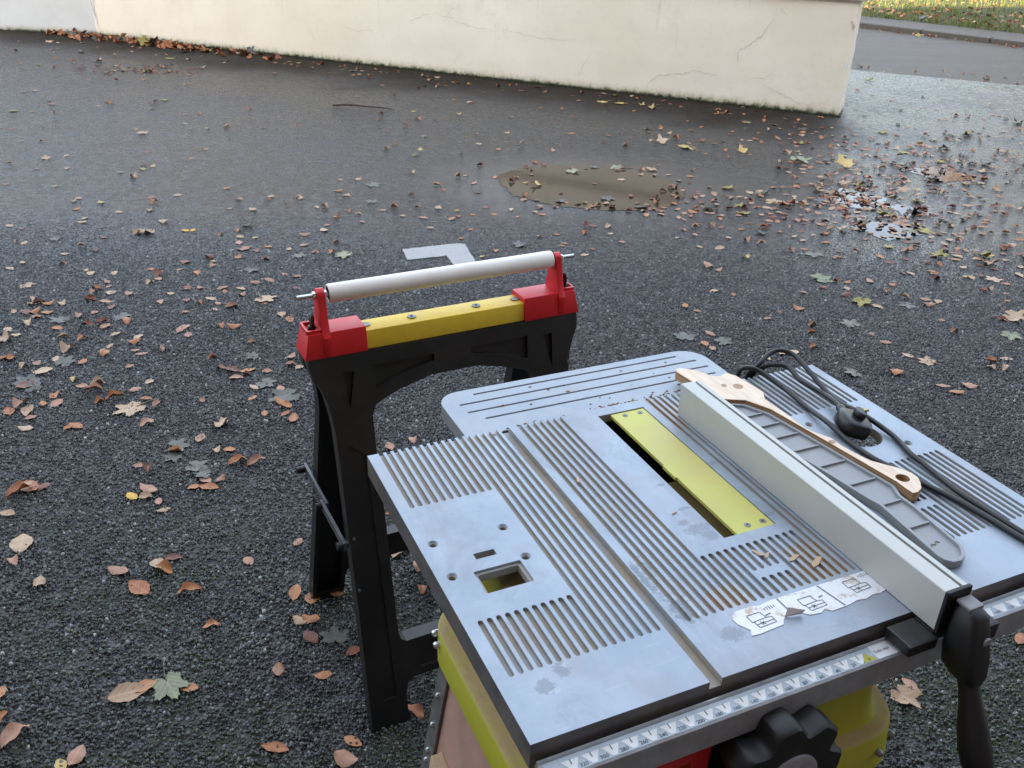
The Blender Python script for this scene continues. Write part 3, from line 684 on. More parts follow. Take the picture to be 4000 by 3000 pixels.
thru([(.0512, -.236), (.0757, -.236), (.0757, -.2458), (.0512, -.2458)])
m = MB(); m.rings([[(x, y, z) for x, y in rrect(x0, x1, y0, y1, .0015, 2)] for z, x0, x1, y0, y1 in ((.01, .0400, .0950, -.3015, -.2645), (-.0034, .0400, .0950, -.3015, -.2645), (-.0036, .0435, .0915, -.2985, -.2675), (-.05, .0435, .0915, -.2985, -.2675))]); cut.add(m.v, m.f)
for s, t in ((.1013, .2034), (.0166, .2026), (.0165, .2628), (.1035, .2610), (.5925, .148), (.685, .1478), (.6857, .2374), (.5945, .2355)):
    m = MB(); m.rings([[(x, y, z) for x, y in circ(s, -t, r, 16)] for z, r in ((.01, .0062), (.0, .0062), (-.0032, .0036), (-.05, .0036))]); cut.add(m.v, m.f)
thru(circ(.637, -.196, .031, 32))
base_top = MB(); base_top.box(0, W, -D, 0, -.0125, 0)
me = carve(base_top, cut)
tt = finish('table_top', me, [M_alu, M_dark], saw)
for f in tt.data.polygons:
    c_ = f.center
    if abs(f.normal.z) < .3 and (c_.x < .001 or c_.x > W - .001 or c_.y > -.001 or c_.y < -D + .001): f.material_index = 1  # plate edges darkened: shade on the side faces put into the colour
tt.location = (0, 0, TT)
sk = MB()                                                  # skirt below the plate
sk.box(.0, .006, -D, 0, -.030, -.0127); sk.box(W - .006, W, -D, 0, -.030, -.0127)
sk.box(.0062, W - .0062, -.006, 0, -.028, -.0127); sk.box(.0062, W - .0062, -D, -D + .006, -.034, -.0127)
for x in (.11, .30, .42, .56): sk.box(x, x + .004, -D + .007, -.007, -.030, -.0127)
skirt = sk.build('skirt', M_dark, saw); skirt.location = (0, 0, TT)
def sub(mb, name, mat, parent=saw, **kw):
    o = mb.build(name, mat, parent, **kw)
    if parent is saw: o.location = (0, 0, TT)
    return o
# throat insert, with its four screws, over a dark well
m = extrude_poly([[(.3465, -.0205), (.4000, -.0205), (.3995, -.3165), (.3465, -.3165), (.3465, -.190), (.3445, -.190), (.3445, -.160), (.3465, -.160)]], -.006, -.0012)
ins = sub(m, 'throat_insert', M_insert, bevel=.0006)
for s, t in ((.3649, .0298), (.389, .0305), (.368, .3057), (.390, .3059)):
    m = MB(); m.rings([[(x, y, z) for x, y in circ(s, -t, r, 14)] for z, r in ((-.0014, .0042), (-.0008, .0042), (-.0006, .0036))]); m.rings([[(x, y, z) for x, y in circ(s, -t, r, 6)] for z, r in ((-.0008, .0013), (-.0004, .0012))], 1)
    sub(m, 'screw', [M_screw, M_hole], ins)
m = MB(); m.box(.3258, .4018, -.0185, -.0165, -.10, -.0127); m.box(.3258, .4018, -.3215, -.3185, -.10, -.0127); m.box(.3225, .3255, -.32, -.017, -.10, -.0127); m.box(.402, .405, -.32, -.017, -.10, -.0127); m.box(.326, .4015, -.318, -.019, -.10, -.097)
sub(m, 'blade_well', M_hole)
# rear extension with rounded corners and five shallow grooves
cut = MB()
for t, a, b in ((.117, .195, .545), (.094, .165, .568), (.070, .168, .575), (.046, .185, .572)):
    q = extrude_poly([[(a, t - .0020), (b, t - .0020), (b + .0015, t), (b, t + .0020), (a, t + .0020), (a - .0015, t)]], -.0085 - .0018, .01); cut.add(q.v, q.f)
ol = [(.140, .006), (.591, .006)] + [(.591 - .040 + .040 * cos(R(a)), .134 - .040 + .040 * sin(R(a))) for a in range(0, 91, 15)] + [(.140 + .034 + .034 * cos(R(a)), .134 - .034 + .034 * sin(R(a))) for a in range(90, 181, 15)]
me = carve(extrude_poly([ol], -.031, -.0085), cut)
ext = finish('rear_extension', me, M_ext, saw); ext.location = (0, 0, TT)
rdg = random.Random(5); m = MB()                           # crusted old sawdust along the joint
for k in range(150):
    s = rdg.uniform(.33, .49) if k % 3 else rdg.uniform(.2, .58); t = -.008 - abs(rdg.gauss(0, .005)); 
    if k % 9 == 0: t = -rdg.uniform(.02, .11)
    r = rdg.uniform(.0006, .0022); z = -.0085
    m.rings([[(s + dx * 1.6, -t + dy, z + h) for dx, dy in circ(0, 0, q, 6)] for h, q in ((-.0004, r), (.0006, r * .8), (.001, r * .3))])
tag(sub(m, 'sawdust_crumbs', simple('brown_sawdust', (.22, .12, .06), .95, var=.4)), kind='stuff')
# front rail with its printed millimetre scale
m = MB(); m.rings([[(x, -t, z) for t, z in ((D + .0005, -.050), (.5215, -.050), (.5215, -.0195), (.5195, -.0180), (.5185, -.0195), (.5012, -.0195), (.5002, -.0165), (.4985, -.0165), (.4975, -.026), (D + .0005, -.026))] for x in (.004, W + .14)])
rail = sub(m, 'front_rail', M_rail)
m = MB(); m.box(.004, W + .14, -.4973, -.4938, -.0262, -.0252); sub(m, 'sawdust_line', simple('packed_sawdust', (.20, .13, .07), .95, var=.35, nscale=80), rail)
M_white = simple('scale_print_white', (.70, .71, .70), .5, var=.06, nscale=60, dirt=(.5, .42, .3), dirtamt=.3)
M_tri = simple('scale_print_grey', (.34, .345, .34), .5, var=.08, nscale=60)
M_blue = simple('scale_print_blue_grey', (.40, .46, .50), .5, var=.08, nscale=60)
M_ink = simple('printed_ink', (.03, .03, .032), .6)
M_ztri = simple('scale_zero_yellow', (.42, .41, .05), .5)
m = MB(); z0 = -.0195; m.box(.008, .372, -.5182, -.5015, z0, z0 + .0004, 1); m.box(.372, .4185, -.5182, -.5000, z0, z0 + .0004, 0); m.box(.468, W + .12, -.5182, -.5015, z0, z0 + .0004, 1)
strip = sub(m, 'scale_strip', [M_white, M_blue], rail)
m = MB(); mt = MB(); zt = z0 + .0007
for k in range(1, 18):                                     # white notched shapes between the number triangles
    s = .362 - .020 * k + .010
    def V(c, w0, ta, tb, mi, MBx=m, z=zt): MBx.add([(c - w0, -ta, z), (c + w0, -ta, z), (c + w0 * .25, -tb, z), (c - w0 * .25, -tb, z)], [(3, 2, 1, 0)], mi)
    if s > .012: V(s, .0088, .5062, .5172, 0); m.add([(s - .0004, -.5058, zt + .0003), (s + .0004, -.5058, zt + .0003), (s + .0004, -.5115, zt + .0003), (s - .0004, -.5115, zt + .0003)], [(3, 2, 1, 0)], 1)
for k in range(0, 14):
    s = .5492 + .020 * (k - 4)
    if s > .472: V(s, .0088, .5062, .5172, 2)
m.add([(.353, -.5174, zt), (.371, -.5174, zt), (.362, -.5065, zt)], [(0, 1, 2)], 3)
tag(sub(m, 'scale_marks', [M_white, M_ink, M_white, M_ztri], strip), kind='stuff')
def text(body, s, t, size, parent, name='scale_number', rot=0.0, z=zt + .0003, mat=None):
    cu = bpy.data.curves.new('t', 'FONT'); cu.body = body; cu.size = size; cu.align_x = 'CENTER'; cu.align_y = 'CENTER'; cu.resolution_u = 2
    o = bpy.data.objects.new('t', cu); C.objects.link(o); bpy.context.view_layer.update()
    me = bpy.data.meshes.new_from_object(o.evaluated_get(bpy.context.evaluated_depsgraph_get())); bpy.data.objects.remove(o)
    for v in me.vertices: v.co = (s + v.co.x * cos(rot) - v.co.y * sin(rot), -t + v.co.x * sin(rot) + v.co.y * cos(rot), z)
    me.materials.clear(); me.materials.append(mat or M_ink); o = bpy.data.objects.new(name, me); C.objects.link(o); o.parent = parent
    return o
for k in range(0, 18):
    text(str(20 * k), .362 - .020 * k, .5152, .0056, strip)
text('Scale mm', .3825, .5095, .0050, strip, 'scale_caption')
for k in range(0, 10): text(str(100 + 20 * k), .5392 + .020 * k, .5152, .0056, strip)
text('80', .5192, .5152, .0056, strip); text('60', .4992, .5152, .0056, strip)
# torn instruction sticker on the near edge of the top
stk = extrude_poly([[(.258, -.4275), (.262, -.4240), (.283, -.4232), (.292, -.4258), (.305, -.4238), (.330, -.4235), (.3675, -.4235), (.400, -.4240), (.4335, -.4240), (.4335, -.4570), (.424, -.4590), (.415, -.4575), (.404, -.4602), (.394, -.4582), (.384, -.4600), (.377, -.4608), (.358, -.4612), (.352, -.4560), (.345, -.4590), (.332, -.4570), (.326, -.4500), (.318, -.4470), (.312, -.4480), (.303, -.4520), (.298, -.4580), (.268, -.4600), (.258, -.4590), (.262, -.4520), (.255, -.4400), (.2545, -.4320)]], .0002, .0008)
ps = NT('scuffed_paper_sticker'); po = ps.obj()
ps.set(Base_Color=ps.mix(ps.ramp(ps.noise(55, 5, .7, po), .52, .68), (.72, .74, .76), (.48, .36, .24)), Roughness=.6)
stick = sub(stk, 'torn_sticker', ps.m)
m = MB(); zz = .0011
def ln(a, b, w=.0006):
    a, b = Vector(a), Vector(b); n = (b - a).normalized(); n = Vector((-n.y, n.x)) * w
    m.add([(*(a + n), zz), (*(b + n), zz), (*(b - n), zz), (*(a - n), zz)], [(3, 2, 1, 0)])
ln((.316, -.4242), (.316, -.4455), .0009); ln((.3690, -.4242), (.3760, -.4600), .0009)
for ox, oy in ((.270, -.434), (.335, -.434), (.398, -.430)):   # little drawings of the saw
    for (a, b) in (((0, 0), (.016, 0)), ((.016, 0), (.018, -.009)), ((0, 0), (0, -.010)), ((0, -.010), (.018, -.009)), ((.002, -.010), (.003, -.019)), ((.003, -.019), (.024, -.018)), ((.024, -.018), (.024, -.010)), ((.018, -.009), (.024, -.010)), ((.003, -.0145), (.024, -.014)), ((.008, -.012), (.012, -.017)), ((.012, -.012), (.008, -.017))):
        ln((ox + a[0], oy + a[1]), (ox + b[0], oy + b[1]), .0005)
for ox, oy in ((.300, -.432), (.427, -.429)):
    for k in range(5): ln((ox - .006 + .003 * k, oy + .003 - abs(k - 2) * .0008), (ox - .006 + .003 * k, oy - .003 + abs(k - 2) * .0008), .0005)
ln((.289, -.4405), (.296, -.4395), .0008); ln((.358, -.4395), (.364, -.4385), .0008)
sub(m, 'sticker_print', simple('faded_print', (.16, .17, .18), .7), stick)
m = MB(); m.rings([[(.306 + dx, -.4495 + dy, .0006 + dz) for dx, dy, dz in ((0, 0, 0), (.018, -.004, .001), (.020, -.006, .007), (.004, .002, .009))], [(.306 + dx, -.4495 + dy, .0012 + dz) for dx, dy, dz in ((0, 0, 0), (.018, -.004, .001), (.020, -.006, .007), (.004, .002, .009))]])
sub(m, 'curled_flap', simple('paper_back', (.70, .66, .60), .7), stick)
# body: upper box flaring into the dusty flange
def rr3(x0, x1, t0, t1, r, z): return [(x, y, z) for x, y in rrect(x0, x1, -t1, -t0, r, 7)]
m = MB(); m.rings([rr3(.075, .428, .160, .490, .028, -.031), rr3(.072, .431, .157, .491, .030, -.110), rr3(.068, .437, .152, .494, .036, -.138), rr3(.056, .448, .143, .498, .046, -.150), rr3(.040, .463, .133, .506, .058, -.155), rr3(.033, .468, .128, .509, .062, -.157), rr3(.030, .470, .125, .511, .062, -.161), rr3(.029, .474, .124, .514, .063, -.206), rr3(.031, .472, .126, .512, .063, -.208)])
body = sub(m, 'body', M_flange, smooth=38)
for an, z in ((80, -.182), (52, -.178)):
    dx, dt = cos(R(an)), sin(R(an)); cx, ct = .411 + .0615 * dx, .4505 + .0615 * dt
    m = MB(); m.tube([(cx, -ct, z), (cx + .004 * dx, -ct - .004 * dt, z), (cx + .006 * dx, -ct - .006 * dt, z)], [.0042, .0042, .0026], 12); sub(m, 'bolt', M_screw, body, smooth=50)
for t, x, z in ((.166, .0335, -.168), (.179, .0310, -.175)):
    m = MB(); m.tube([(x + .002, -t, z), (x - .005, -t - .000, z), (x - .0075, -t, z)], [.0045, .0045, .003], 12); sub(m, 'bolt', M_zinc, body, smooth=50)
# red switch surround, black lobed handwheel
m = extrude_poly([[(.112, -.148), (.186, -.148), (.186, -.066), (.112, -.066)], [(.134, -.146), (.134, -.082), (.165, -.082), (.165, -.146)][::-1]], 0, .016)
for i, v in enumerate(m.v): m.v[i] = (v[0], -.4925 - v[2], v[1])
sub(m, 'switch_surround', simple('red_switch_plastic', (.50, .02, .02), .4))
hw = MB(); rr_ = []
for k in range(96):
    a = 2 * pi * k / 96; w = .5 + .5 * cos(7 * a + .6); rr_.append((.052 + .015 * min(1, w * 1.5), a))
hw.rings([[(.249 + r * q * cos(a), -t, -.096 + r * q * sin(a)) for r, a in rr_] for t, q in ((.4985, .9), (.524, .98), (.527, 1.0), (.547, 1.0), (.551, .95), (.552, .6))])
M_wheel = simple('deep_black_plastic', (.004, .004, .004), .5, var=.2)
wheel = sub(hw, 'handwheel', M_wheel, smooth=40)
m = MB(); m.rings([[(.249 + r * cos(2 * pi * k / 32), -t, -.096 + r * sin(2 * pi * k / 32)) for k in range(32)] for t, r in ((.5521, .031), (.5545, .031), (.5555, .029))]); sub(m, 'hub_disc', M_grey, wheel, smooth=40)
m = MB(); m.box(.195, .31, -.4985, -.4915, -.075, -.052); sub(m, 'tilt_slot', M_hole)
# stand: four splayed angle legs, plywood cheek with a pale batten
for sx, ty in ((0, 0), (0, 1), (1, 0), (1, 1)):
    x0 = .041 if sx == 0 else .458; x1 = -.037 if sx == 0 else .536; t0 = .165 if ty == 0 else .468; t1 = .105 if ty == 0 else .53
    dx = 1 if sx == 0 else -1; dt = 1 if ty == 0 else -1; m = MB()
    for (w1, w2) in (((.0, .028), (.0, .003)), ((.0, .003), (.0032, .028))):
        def ring(x, t, z): return [(x + dx * w1[0], -(t + dt * w2[0]), z), (x + dx * w1[1], -(t + dt * w2[0]), z), (x + dx * w1[1], -(t + dt * w2[1]), z), (x + dx * w1[0], -(t + dt * w2[1]), z)]
        m.rings([ring(x1, t1, -TT), ring(x0, t0, -.19)])
    lg = sub(m, 'leg', M_leg)
    if sx == 0 and ty == 0:
        for z in (-.27, -.325, -.375, -.395, -.43, -.50):
            f_ = (z + .19) / (-TT + .19); x = x0 + (x1 - x0) * f_; t = t0 + (t1 - t0) * f_ + .013
            m = MB(); m.tube([(x + .001, -t, z), (x - .0025, -t, z), (x - .004, -t, z)], [.004, .004, .0015], 10); sub(m, 'rivet', M_zinc, lg)
def cheek(z, t, off): 
    f_ = (z + .19) / (-TT + .19); return (.041 + (-.078) * f_ + off, -t, z)
m = MB(); m.rings([[cheek(-.19, .17, .0045), cheek(-.19, .47, .0045), cheek(-.62, .50, .0045), cheek(-.62, .14, .0045)], [cheek(-.19, .17, .0135), cheek(-.19, .47, .0135), cheek(-.62, .50, .0135), cheek(-.62, .14, .0135)]])
sub(m, 'plywood_side', M_ply)
m = MB(); lp = [(-.345, .196), (-.40, .47), (-.62, .50), (-.62, .185)]
m.rings([[cheek(z, t, .0042) for z, t in lp], [cheek(z, t, -.012) for z, t in lp]]); sub(m, 'batten', M_pine, bevel=.001)
# a few wood chips lying on the top
chips = [(.352, .362, .006, .7), (.377, .377, .009, .3), (.396, .392, .012, .5), (.226, .151, .006, 1.2), (.300, .255, .004, .2), (.172, .012, .003, 0), (.186, -.004, .006, 0), (.345, .355, .008, 2.0)]
for i, (s, t, l, a) in enumerate(chips):
    ch = MB(); ch.rings([[(l * x, .32 * l * y, z) for x, y in ((-1, -.4), (-.3, -1), (1, -.5), (.8, .6), (-.5, 1))] for z in (0, .0009)])
    o = ch.build('wood_chip', M_pine); q = Vector((AX, AY, 0)) + Matrix.Rotation(AA, 3, 'Z') @ Vector((s, -t, 0)); z = TT + .0006 if t > 0 else TT - .0083
    o.location = (q.x, q.y, z); o.rotation_euler = (0, 0, a + AA)
    tag(o, ['pale wood chip on the saw table below the throat insert', 'short pale wood chip among the front grooves near the fence', 'longest pale wood chip on the grooves near the torn sticker', 'small wood chip beside the mitre slot towards the back', 'tiny wood chip on the flat strip left of the throat insert', 'tiny wood crumb at the back edge beside the mitre slot', 'rounded wood crumb on the rear extension behind the mitre slot', 'orange tinted wood chip in a groove under the throat insert'][i], 'wood chip', 'wood chips on the saw')

# ------------------------------------------------------------------ things lying on the saw
def on_saw(name): return empty(name, (AX, AY, TT), AA)
# rip fence clamped across the table
fe = on_saw('rip_fence'); tag(fe, 'pale aluminium rip fence clamped across the saw table with black handle', 'saw fence')
s0, s1, H = .4335, .4640, .0500
prof = [(s0, .0012), (s1, .0012), (s1, H - .0008), (s1 - .0008, H), (.4572, H), (.4572, H - .006), (.4532, H - .006), (.4532, H), (s0 + .0008, H), (s0, H - .0008)]
m = MB(); m.rings([[(x, -t, z) for x, z in prof] for t in (.0575, .523)]); m.build('rail', M_fence, fe)
m = MB(); m.box(.4532, .4572, -.522, -.0585, H - .0062, H - .0056); m.build('rail_groove', M_dark, fe)
m = MB(); m.box(s0 - .001, s1 + .001, -.0275 - .5, -.523, -.001, H + .0015); m.build('end_plate', M_wheel, fe, bevel=.001)
m = MB(); m.box(.3945, .4325, -.532, -.4985, -.0150, -.0015); m.box(.4325, .470, -.5235, -.4985, -.0150, -.0008); m.build('clamp_foot', M_black, fe, bevel=.0025)
m = MB(); m.rings([[(x, y, z) for x, y in rrect(.4535 - w, .4535 + w, -t1, -t0, .006, 3)] for z, w, t0, t1 in ((.040, .008, .530, .548), (.034, .012, .5285, .556), (.014, .0135, .5285, .562), (-.010, .0145, .5285, .568), (-.030, .0135, .532, .572), (-.040, .009, .540, .572))])
cl = m.build('clamp_body', M_wheel, fe, smooth=45)
m = MB(); m.box(.470, .488, -.552, -.5285, -.004, .016); m.build('lug', M_wheel, cl, bevel=.003)
m = MB(); m.box(.444, .463, -.546, -.5285, .0385, .0425); m.build('lug', M_grey, cl, bevel=.0015)
m = MB(); m.cyl((.4585, -.556, .010), (.4585, -.5640, .0095), .0052, 14); m.build('pivot_pin', M_grey, cl, smooth=40)
m = MB(); ax = [Vector((.4530, -.5560, -.026)), Vector((.4520, -.5650, -.046)), Vector((.4515, -.573, -.062)), Vector((.4515, -.582, -.083)), Vector((.4515, -.591, -.103)), Vector((.452, -.599, -.120)), Vector((.452, -.6025, -.128)), Vector((.452, -.6035, -.131))]
m.tube(ax, [.0112, .0100, .0115, .0148, .0162, .0150, .010, .003], 18); m.build('handle', M_wheel, fe, smooth=60)

# grey ribbed plastic push stick, lying on its flat side
PS = [(.482, .068), (.515, .073), (.530, .081), (.547, .115), (.5625, .215), (.5775, .320), (.5690, .339), (.5690, .364), (.5600, .440), (.5555, .4475), (.5480, .4555), (.5380, .4600), (.5270, .4590), (.5205, .4520), (.5190, .4430), (.5300, .345), (.5260, .328), (.5150, .245), (.490, .120)]
def inset(pts, d):
    n = len(pts); out = []
    for i in range(n):
        a, b, c = Vector(pts[i - 1]), Vector(pts[i]), Vector(pts[(i + 1) % n]); e1 = (b - a).normalized(); e2 = (c - b).normalized()
        n1 = Vector((-e1.y, e1.x)); n2 = Vector((-e2.y, e2.x)); m_ = (n1 + n2).normalized(); k = d / max(.4, m_.dot(n1)); out.append(tuple(b + m_ * k))
    return out
M_gpl = simple('grey_plastic', (.26, .275, .285), .42, var=.06, nscale=20, dirt=(.36, .31, .25), dirtamt=.25)
lp = [(s, -t) for s, t in PS]; area = sum(lp[i - 1][0] * lp[i][1] - lp[i][0] * lp[i - 1][1] for i in range(len(lp)))
if area < 0: lp = lp[::-1]
li = inset(lp, .0042)
pst = on_saw('push_stick'); tag(pst, 'grey ribbed plastic push stick with rounded end lying along the fence', 'push stick')
m = extrude_poly([lp, li], .0008, .0105); m.build('rim', M_gpl, pst, bevel=.0007, smooth=40)
m = extrude_poly([inset(lp, .0041)], .0035, .0068); m.build('web', M_gpl, pst)
for t in (.110, .140, .172, .208, .250, .297, .345, .392):
    xs = []
    for i in range(len(li)):
        a, b = li[i - 1], li[i]
        if (a[1] + t) * (b[1] + t) < 0: xs.append(a[0] + (b[0] - a[0]) * (-t - a[1]) / (b[1] - a[1]))
    xs.sort()
    if len(xs) >= 2:
        m = MB(); w = min(.040, xs[-1] - xs[0] - .003); m.box(xs[-1] - .002 - w, xs[-1] - .002, -t - .0011, -t + .0011, .0066, .0100); m.build('rib', M_gpl, pst)
m = MB(); m.tube(spline([(.528, -.428, .0069), (.532, -.4235, .0069), (.536, -.425, .0069), (.541, -.421, .0069), (.544, -.424, .0069)], 4), .0009, 6); m.build('moulded_mark', M_dark, pst)

# hand-cut wooden push stick with a hole in its handle
wdm = NT('plywood_offcut'); wo = wdm.obj(); gx = wdm.vmul(wo, (6, .8, 1))
wdm.set(Base_Color=wdm.mix(wdm.ramp(wdm.noise(16, 5, .6, gx, 1.2), .3, .7), (.70, .54, .40), (.80, .66, .51)), Roughness=.6, Normal=wdm.bump(wdm.noise(60, 4, .6, gx), .15, .001))
wk = NT('plywood_edge'); ko = wk.obj(); wk.set(Base_Color=wk.mix(wk.ramp(wk.noise(3, 2, .4, wk.vmul(ko, (1, 1, 160))), .4, .6), (.50, .32, .17), (.28, .16, .08)), Roughness=.75)
wst = on_saw('wooden_push_stick'); tag(wst, 'hand-cut plywood push stick with a holed handle beside the grey plastic one', 'push stick')
WP = [(.489, -.034), (.493, -.041), (.501, -.0425), (.519, -.0275), (.531, -.004), (.543, .003), (.5575, -.003), (.566, .010), (.570, .040), (.572, .068), (.561, .086), (.5612, .110), (.5620, .138), (.5605, .155), (.5615, .174), (.567, .190), (.576, .206), (.5755, .224), (.578, .241), (.5815, .257), (.585, .269), (.596, .284), (.6055, .296), (.6130, .311), (.6125, .322), (.6070, .332), (.598, .342), (.588, .3465), (.5805, .346), (.5798, .333), (.5805, .320), (.5650, .213), (.5500, .113), (.5330, .0785), (.5160, .0700), (.5050, .064), (.4960, .02)]
q = extrude_poly([[(s, -t) for s, t in WP], circ(.5935, -.3160, .0085, 16)], .0008, .0150)
stickw = q.build('blank', [wdm.m, wk.m], wst, bevel=.0008)
for f in stickw.data.polygons:
    if abs(f.normal.z) < .5: f.material_index = 1
for s, t, r in ((.548, .040, .0075), (.5700, .2150, .0045), (.530, .03, .004)):
    m = MB(); m.rings([[(x, y * 1.0, z) for x, y in circ(s, -t, r, 14)] for z in (.0148, .01535)]); m.build('knot', simple('wood_knot', (.40, .235, .14), .6, var=.2, nscale=200), wst)

# power cord with its plug, dropped on the right of the table
M_cord = simple('black_rubber_cord', (.011, .0115, .012), .42, var=.2, nscale=30, dirt=(.06, .055, .05), dirtamt=.3)
co = on_saw('power_cord'); tag(co, 'black power cord looped over the right side of the saw table with moulded plug', 'power cord')
r = .0038; zb = r + .0006
c1 = [(.601, -.020, -.05), (.592, -.016, -.012), (.588, -.008, .012), (.597, .0035, .019), (.611, .018, .014), (.6185, .056, .008), (.6165, .1096, zb), (.6085, .165, zb + .004), (.606, .2075, zb), (.6055, .2487, zb), (.612, .281, zb), (.617, .300, zb), (.622, .325, zb), (.632, .361, zb), (.638, .398, zb), (.643, .454, zb), (.648, .490, zb + .001), (.655, .520, -.002), (.664, .548, -.04), (.672, .562, -.12), (.690, .58, -.35), (.72, .60, -.62), (.79, .62, -.81), (.92, .66, -.852), (1.15, .66, -.853), (1.5, .72, -.853)]
c2 = [(.606, -.014, -.05), (.607, -.010, .0), (.6125, .002, .020), (.6345, -.0055, .030), (.6555, -.006, .034), (.671, .010, .031), (.6705, .047, .022), (.668, .085, .012), (.6620, .127, .010), (.6640, .154, .012), (.669, .181, .010), (.6735, .223, zb), (.661, .266, zb), (.6585, .2915, zb), (.6500, .348, zb), (.6500, .389, zb), (.6530, .447, zb), (.657, .490, zb + .001), (.664, .520, -.002), (.673, .548, -.04), (.681, .562, -.12), (.702, .575, -.35), (.745, .59, -.62), (.82, .60, -.81), (.96, .62, -.852), (1.2, .60, -.853), (1.55, .64, -.853)]
c3 = [(.616, -.013, -.05), (.615, -.009, -.002), (.619, .002, .013), (.6315, .0085, .020), (.6495, .025, .021), (.6490, .058, .014), (.6585, .095, .010), (.6545, .125, .012), (.650, .140, .0125)]
for pts in (c1, c2, c3):
    m = MB(); m.tube(spline([(s, -t, z) for s, t, z in pts], 6), r, 10); m.build('cable', M_cord, co, smooth=60)
M_plug = simple('black_plug_plastic', (.007, .007, .007), .35, var=.2, nscale=40, bump=.1, bscale=600)
pl = empty('plug_frame'); bpy.data.objects.remove(pl)
def pl_pt(x, y, z):          # plug's own axes: x along the plug from the cable, y across, z up; tipped into the round hole
    b = Vector((.6495, -.141, .0125)); d = Vector((-.016, -.050, -.0035)).normalized(); up_ = Vector((.30, .0, 1)).normalized(); sd_ = up_.cross(d).normalized(); up_ = d.cross(sd_)
    return b + d * x + sd_ * y + up_ * z
m = MB()
m.rings([[pl_pt(x, w * cos(2 * pi * k / 16) , h * sin(2 * pi * k / 16)) for k in range(16)] for x, w, h in ((0, .006, .0055), (.004, .0075, .0065), (.010, .007, .006), (.018, .0085, .0075), (.023, .010, .009))])
def sup(w, h, k, n=20, e=.36):
    a = 2 * pi * k / n; return (w * math.copysign(abs(cos(a)) ** e, cos(a)), h * math.copysign(abs(sin(a)) ** e, sin(a)))
m.rings([[pl_pt(x, sup(w, h, k)[0], sup(w, h, k)[1] + .001) for k in range(20)] for x, w, h in ((.020, .012, .009), (.0215, .0155, .0105), (.026, .0195, .0115), (.038, .022, .012), (.052, .022, .012), (.061, .0185, .0115), (.066, .0145, .0105), (.0675, .011, .008))])
plug = m.build('plug', M_plug, co, smooth=50)
m = MB(); m.rings([[pl_pt(.040 + .011 * cos(2 * pi * k / 14), .004 + .008 * sin(2 * pi * k / 14), z) for k in range(14)] for z in (.013, .022)]); m.build('grip', M_plug, plug, bevel=.0015, smooth=50)
m = MB(); m.box(-.0025, .0025, -.0015, .0015, 0, .0065); o = m.build('pin', simple('brass_pin', (.45, .34, .20), .4, metal=.6), plug)
b = pl_pt(.036, .010, .0205); o.location = b; o.rotation_euler = (R(70), 0, R(60))

